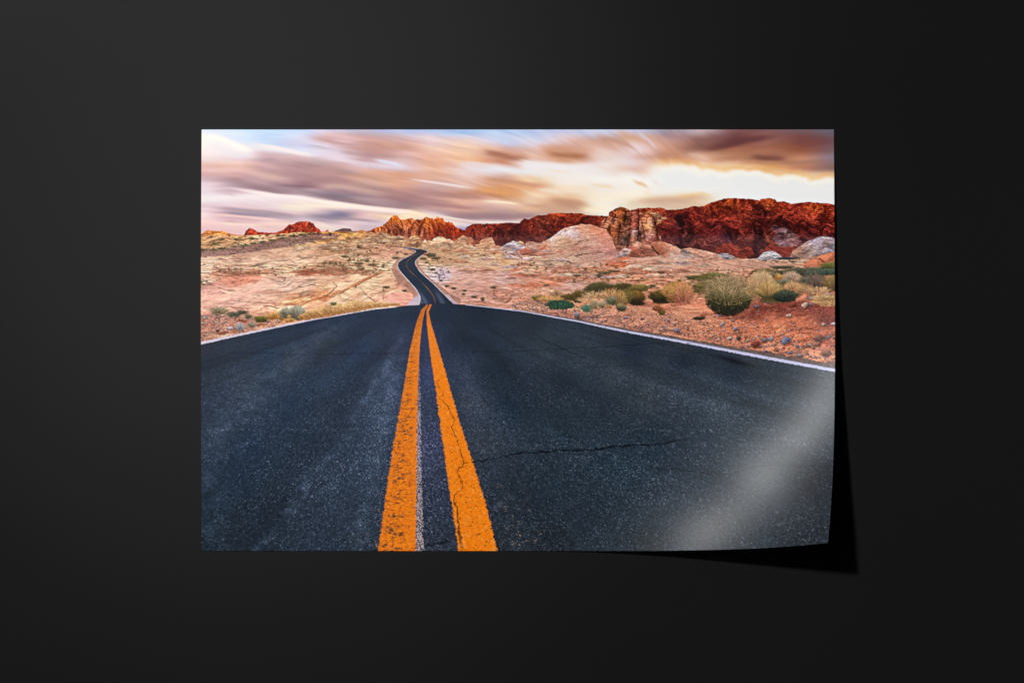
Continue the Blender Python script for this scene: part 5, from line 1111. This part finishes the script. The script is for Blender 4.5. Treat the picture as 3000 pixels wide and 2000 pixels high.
    tx = xa + (xa - 2133) * r2.uniform(.35, 1.2, m) + r2.normal(0, 9, m); hh = np.sqrt(np.clip(1 - ((tx - 2138) / 92) ** 2, .03, 1))
    ty = 900 - hh * r2.uniform(40, 108, m)
    ty = np.minimum(ty, ya - 6)
    kk = r2.uniform(.6, 1.1, (m, 1)).astype(F)
    blades(xa, ya, tx, ty, C(112, 100, 60) * kk, C(212, 176, 126) * kk, r2.normal(0, 6, m), .5)
    S(2205, 872, 24, 50, (206,166,112), (150,116,70), n=200, seed=169, spiky=.5, shade=False, lean=.4, alpha=.5)
    S(2258, 880, 40, 46, (150,132,76), (84,74,42), n=700, seed=171, spiky=.35); S(2250, 868, 36, 40, (206,170,96), (150,116,60), n=300, seed=172, spiky=.5, shade=False)
    S(2296, 880, 32, 24, (84,88,56), (28,34,28), seed=173, spiky=.6); S(2306, 874, 26, 18, (74,84,62), (36,44,38), seed=174, spiky=.9)
    # signs at the far bend
    s, X, Y = win(1155, 730, 1175, 752)
    blend(s, np.clip(5.2 - np.abs(X - 1164) - np.abs(Y - 740), 0, 1), C(96, 72, 62)); blend(s, np.clip(1 - np.abs(X - 1164), 0, 1) * (Y > 744) * (Y < 750), C(110, 84, 70))
    s, X, Y = win(1238, 738, 1252, 754)
    blend(s, sst(1.1, .7, np.hypot((X - 1245) / 3.2, (Y - 745) / 5.5)), C(226, 84, 24))
    for i, (x, y, a, b) in enumerate([(1160,756,16,5),(1190,745,10,4),(1262,748,22,8),(1280,756,16,5),(1240,758,14,4),(1250,770,5,3),(1268,790,10,5),(1278,800,8,4),(1292,822,8,4),(1310,838,12,5),(1330,845,12,5),(1362,852,9,4),(1358,862,8,5),(1390,870,14,6),(1414,876,8,8),(1132,842,16,5),(1186,852,12,5),(1075,765,12,5),(1050,772,20,4),(1090,776,16,4),(1010,752,14,5),(1052,725,8,7),(835,917,5,3),(1445,842,12,6),(1600,836,12,4),(1690,808,16,6),(1754,808,12,8),(1770,800,26,5),(1800,795,20,4),(1935,798,18,4),(1840,812,6,3),(1990,822,8,4),(1910,838,14,6)]):
        S(x, y + b * .4, a * .75, b * 1.15, [(118,108,76), (134,116,78), (112,104,80)][i % 3], [(76,66,46), (84,68,48)][i % 2], seed=200 + i, spiky=.2)


def finish():
    # the print's own tone: slight local contrast and paper-white limit
    A = blur(IMG, 7)
    A2 = blur(IMG, 1)
    out = IMG + (IMG - A) * .14 + (IMG - A2) * .35
    g = out.mean(-1, keepdims=True)
    red = np.clip((out[..., :1] - out[..., 2:]) * 2.2, 0, 1) * sst(1080, 1040, YY)[..., None]
    out = g + (out - g) * (1 - .10 * red)
    land = sst(1080, 1060, YY)[..., None] * sst(676, 690, YY)[..., None]
    out = out * (1 + land * (C(257, 252, 254) - 1))
    g = out.mean(-1, keepdims=True)
    dry = sst(1290, 1190, XX) * sst(735, 765, YY) * sst(925, 905, YY)
    dry = dry[..., None] * land
    out = (g + (out - g) * (1 - .12 * dry)) * (1 + .12 * dry)
    sand = (sst(1450, 1560, XX) * sst(860, 885, YY))[..., None] * land * np.clip((out[..., :1] - out[..., 2:]) * 3, 0, 1) * sst(.3, .55, g)
    out = out + sand * .16 * (C(236, 186, 158) - out)
    band = (sst(1240, 1300, XX) * sst(735, 755, YY) * sst(880, 850, YY))[..., None] * land * sst(.3, .5, g)
    out = out + band * .14 * (C(232, 190, 168) - out)
    sk = sst(700, 680, YY)[..., None]
    g = out.mean(-1, keepdims=True)
    pur = np.clip(out[..., 2:] - out[..., 1:2], 0, 1) * sk * np.clip((out[..., :1] - out[..., 1:2]) * 12, 0, 1)
    out = out + pur * np.array([.12, .42, -.30], F)
    tan_ = np.clip((out[..., :1] - out[..., 2:]) * 3, 0, 1) * sk * sst(.95, .8, g)
    out = out + tan_ * (.06 * (g - out) + np.array([.022, .010, .004], F))
    out = out * (1 + sk * (C(256, 252, 256) - 1) * sst(.93, .85, out.mean(-1, keepdims=True)))
    mid = np.clip(out, 0, 1); out = out + sk * .22 * (mid - .74) * sst(.92, .84, mid)
    return np.clip(out, 0, 1)


def build_picture():
    sky(); ridges(); plain(); slabs(); slick_details(); boulders(); far_road(); near_road(); verge()
    return finish()


# ================================================================== MATERIALS
def new_mat(name):
    m = bpy.data.materials.new(name); m.use_nodes = True
    n = m.node_tree
    return m, n.nodes, n.links, n.nodes['Principled BSDF']


def wall_material():
    """dark charcoal paint: a nearly black diffuse coat with a faint satin sheen and a fine roller grain"""
    m, N, L, b = new_mat('charcoal_wall_paint')
    N.remove(b)
    tc = N.new('ShaderNodeTexCoord')
    nz = N.new('ShaderNodeTexNoise'); nz.inputs['Scale'].default_value = 900; nz.inputs['Detail'].default_value = 3
    n2 = N.new('ShaderNodeTexNoise'); n2.inputs['Scale'].default_value = 3.2; n2.inputs['Detail'].default_value = 4
    L.new(tc.outputs['Object'], nz.inputs['Vector']); L.new(tc.outputs['Object'], n2.inputs['Vector'])
    cr = N.new('ShaderNodeValToRGB')
    cr.color_ramp.elements[0].position = .3; cr.color_ramp.elements[0].color = (.0075, .0075, .0075, 1)
    cr.color_ramp.elements[1].position = .7; cr.color_ramp.elements[1].color = (.0082, .0082, .0082, 1)
    L.new(n2.outputs['Fac'], cr.inputs['Fac'])
    df = N.new('ShaderNodeBsdfDiffuse'); gl = N.new('ShaderNodeBsdfGlossy'); mx = N.new('ShaderNodeMixShader')
    gl.distribution = 'BECKMANN'; gl.inputs['Roughness'].default_value = .26
    mx.inputs[0].default_value = .018
    L.new(cr.outputs['Color'], df.inputs['Color'])
    bp = N.new('ShaderNodeBump'); bp.inputs['Strength'].default_value = .04; bp.inputs['Distance'].default_value = .0003
    L.new(nz.outputs['Fac'], bp.inputs['Height']); L.new(bp.outputs['Normal'], df.inputs['Normal']); L.new(bp.outputs['Normal'], gl.inputs['Normal'])
    L.new(df.outputs[0], mx.inputs[1]); L.new(gl.outputs[0], mx.inputs[2])
    L.new(mx.outputs[0], N['Material Output'].inputs['Surface'])
    return m


def print_material():
    m, N, L, b = new_mat('printed_satin_paper')
    at = N.new('ShaderNodeAttribute'); at.attribute_name = 'ink'; at.attribute_type = 'GEOMETRY'
    L.new(at.outputs['Color'], b.inputs['Base Color'])
    b.inputs['Roughness'].default_value = .335
    b.inputs['Specular IOR Level'].default_value = .105
    tc = N.new('ShaderNodeTexCoord')
    nz = N.new('ShaderNodeTexNoise'); nz.inputs['Scale'].default_value = 700; nz.inputs['Detail'].default_value = 2
    L.new(tc.outputs['Object'], nz.inputs['Vector'])
    bp = N.new('ShaderNodeBump'); bp.inputs['Strength'].default_value = .04; bp.inputs['Distance'].default_value = .0002
    L.new(nz.outputs['Fac'], bp.inputs['Height']); L.new(bp.outputs['Normal'], b.inputs['Normal'])
    return m


def paper_material():
    m, N, L, b = new_mat('white_paper_back')
    tc = N.new('ShaderNodeTexCoord')
    nz = N.new('ShaderNodeTexNoise'); nz.inputs['Scale'].default_value = 400
    cr = N.new('ShaderNodeValToRGB')
    cr.color_ramp.elements[0].color = (.74, .74, .73, 1); cr.color_ramp.elements[1].color = (.80, .80, .79, 1)
    L.new(tc.outputs['Object'], nz.inputs['Vector']); L.new(nz.outputs['Fac'], cr.inputs['Fac'])
    L.new(cr.outputs['Color'], b.inputs['Base Color']); b.inputs['Roughness'].default_value = .6
    return m


# ================================================================== WALL
def build_wall():
    xs = np.linspace(-1.6, 1.6, 33); zs = np.linspace(-1.2, 1.2, 25)
    me = bpy.data.meshes.new('wall')
    v = [(x, 0, z) for z in zs for x in xs]
    v += [(x, .08, z) for x, z in ((-1.6, -1.2), (1.6, -1.2), (1.6, 1.2), (-1.6, 1.2))]
    n = len(xs); k = len(zs); f = [(j * n + i, j * n + i + 1, (j + 1) * n + i + 1, (j + 1) * n + i) for j in range(k - 1) for i in range(n - 1)]
    b = n * k
    f.append((b, b + 3, b + 2, b + 1))
    f.append(tuple(range(n - 1, -1, -1)) + (b, b + 1))
    f.append(tuple((k - 1) * n + i for i in range(n)) + (b + 2, b + 3))
    f.append(tuple(j * n for j in range(k)) + (b + 3, b))
    f.append(tuple(j * n + n - 1 for j in range(k - 1, -1, -1)) + (b + 1, b + 2))
    me.from_pydata(v, [], f)
    o = bpy.data.objects.new('wall', me); sc.collection.objects.link(o)
    me.materials.append(wall_material())
    o['kind'] = 'structure'
    return o


# ================================================================== THE PRINT
def sheet(X, Y):
    """flat paper position (grid units) -> position and height of the curled sheet"""
    ca, sa = math.cos(math.radians(43.5)), math.sin(math.radians(43.5))   # direction in which the corner rolls up
    s = X * ca + Y * sa
    S0, R = 2206.0, 830.0
    d = np.maximum(s - S0, 0)
    # curvature eases in over the first part of the roll
    e = 120.0
    a = np.where(d < e, d * d / (2 * e), d - e / 2) / R           # slope angle
    # integrate numerically along the roll direction
    t = np.linspace(0, 900, 3001); at = np.where(t < e, t * t / (2 * e), t - e / 2) / R
    dt = t[1] - t[0]
    hx = np.r_[0, np.cumsum(np.cos((at[1:] + at[:-1]) / 2)) * dt]; hh = np.r_[0, np.cumsum(np.sin((at[1:] + at[:-1]) / 2)) * dt]
    along = np.interp(d, t, hx); h = np.interp(d, t, hh)
    dd = along - d
    v = np.clip((Y - PY) / PH, 0, 1)
    h = h + 24.0 * 4 * v * (1 - v) * .9
    # faint waviness of the lifted part
    k = np.clip(d / 200.0, 0, 1)
    c = X * sa - Y * ca
    h = h + k * (1.3 * np.sin(c / 95.0 + d / 160.0 + .6) + .9 * np.sin(c / 47.0 - d / 120.0) + .7 * np.sin(c / 210.0 + 1.0))
    return X + dd * ca, Y + dd * sa, h


def build_print():
    pic = build_picture()
    lin = np.where(pic <= .04045, pic / 12.92, ((pic + .055) / 1.055) ** 2.4).astype(np.float32)
    K = 0.7
    nx = int(PW * K) + 1; ny = int(PH * K) + 1
    # area-average the picture down to the mesh grid
    gx = np.linspace(0, PW, nx); gy = np.linspace(0, PH, ny)
    c = np.zeros((PH + 1, PW + 1, 3)); c[1:, 1:] = lin.cumsum(0, dtype=np.float64).cumsum(1)

    def cs(y, x):
        y0 = np.minimum(np.floor(y).astype(int), PH - 1); x0 = np.minimum(np.floor(x).astype(int), PW - 1)
        fy = (y - y0)[:, None, None]; fx = (x - x0)[None, :, None]
        a = c[y0] * (1 - fy) + c[y0 + 1] * fy
        return a[:, x0] * (1 - fx) + a[:, x0 + 1] * fx
    hw = .5 / K
    xa = np.clip(gx - hw, 0, PW); xb = np.clip(gx + hw, 0, PW); ya = np.clip(gy - hw, 0, PH); yb = np.clip(gy + hw, 0, PH)
    area = ((yb - ya)[:, None] * (xb - xa)[None, :])[..., None]
    ink = (cs(yb, xb) - cs(yb, xa) - cs(ya, xb) + cs(ya, xa)) / area
    ink = np.clip(ink, 0, 1).astype(np.float32)
    GX, GY = np.meshgrid(gx + PX, gy + PY)
    x, y, h = sheet(GX, GY)
    front = np.stack([(x - 1500) * U, -(h + 2.2) * U, (1000 - y) * U], -1).reshape(-1, 3)
    # coarse back sheet, same shape, 0.25 mm behind, joined to the front along the four edges
    n = nx * ny
    back = front + np.array([0, .00030, 0])
    # back vertices only along a border loop plus a coarse interior grid
    st = 12
    bi = np.unique(np.r_[np.arange(0, nx, st), nx - 1]); bj = np.unique(np.r_[np.arange(0, ny, st), ny - 1])
    co = [front]; nb = len(bi) * len(bj)
    J, I = np.meshgrid(bj, bi, indexing='ij')
    bk = back[(J * nx + I).reshape(-1)]
    co.append(bk)
    rim = np.r_[np.arange(nx), (np.arange(1, ny)) * nx + nx - 1, (ny - 1) * nx + np.arange(nx - 2, -1, -1), np.arange(ny - 2, 0, -1) * nx]
    co.append(back[rim])
    co = np.concatenate(co).astype(np.float32)
    a = (np.arange(ny - 1)[:, None] * nx + np.arange(nx - 1)[None, :]).reshape(-1)
    q1 = np.stack([a, a + nx, a + nx + 1, a + 1], -1)
    m2 = len(bi)
    a = n + (np.arange(len(bj) - 1)[:, None] * m2 + np.arange(m2 - 1)[None, :]).reshape(-1)
    q2 = np.stack([a, a + 1, a + m2 + 1, a + m2], -1)
    k = np.arange(len(rim)); k1 = (k + 1) % len(rim); o3 = n + nb
    q3 = np.stack([rim[k], rim[k1], o3 + k1, o3 + k], -1)
    q = np.concatenate([q1, q2, q3]).astype(np.int32)
    me = bpy.data.meshes.new('landscape_print')
    me.vertices.add(len(co)); me.vertices.foreach_set('co', co.reshape(-1))
    me.loops.add(q.size); me.loops.foreach_set('vertex_index', q.reshape(-1))
    me.polygons.add(len(q)); me.polygons.foreach_set('loop_start', np.arange(0, q.size, 4, dtype=np.int32))
    me.update(calc_edges=True)
    mi = np.zeros(len(q), np.int32); mi[len(q1):] = 1
    me.polygons.foreach_set('material_index', mi)
    me.polygons.foreach_set('use_smooth', np.r_[np.ones(len(q1) + len(q2), bool), np.zeros(len(q3), bool)])
    at = me.color_attributes.new('ink', 'FLOAT_COLOR', 'POINT')
    colr = np.ones((len(co), 4), np.float32); colr[:n, :3] = ink.reshape(-1, 3) * INK_SCALE; colr[n:, :3] = .8
    at.data.foreach_set('color', colr.reshape(-1))
    me.materials.append(print_material()); me.materials.append(paper_material())
    o = bpy.data.objects.new('landscape_print', me); sc.collection.objects.link(o)
    o['label'] = 'colour print of a desert road and red rocks, lower right corner curling off dark wall'
    o['category'] = 'print'
    return o


INK_SCALE = .93
build_wall()
build_print()
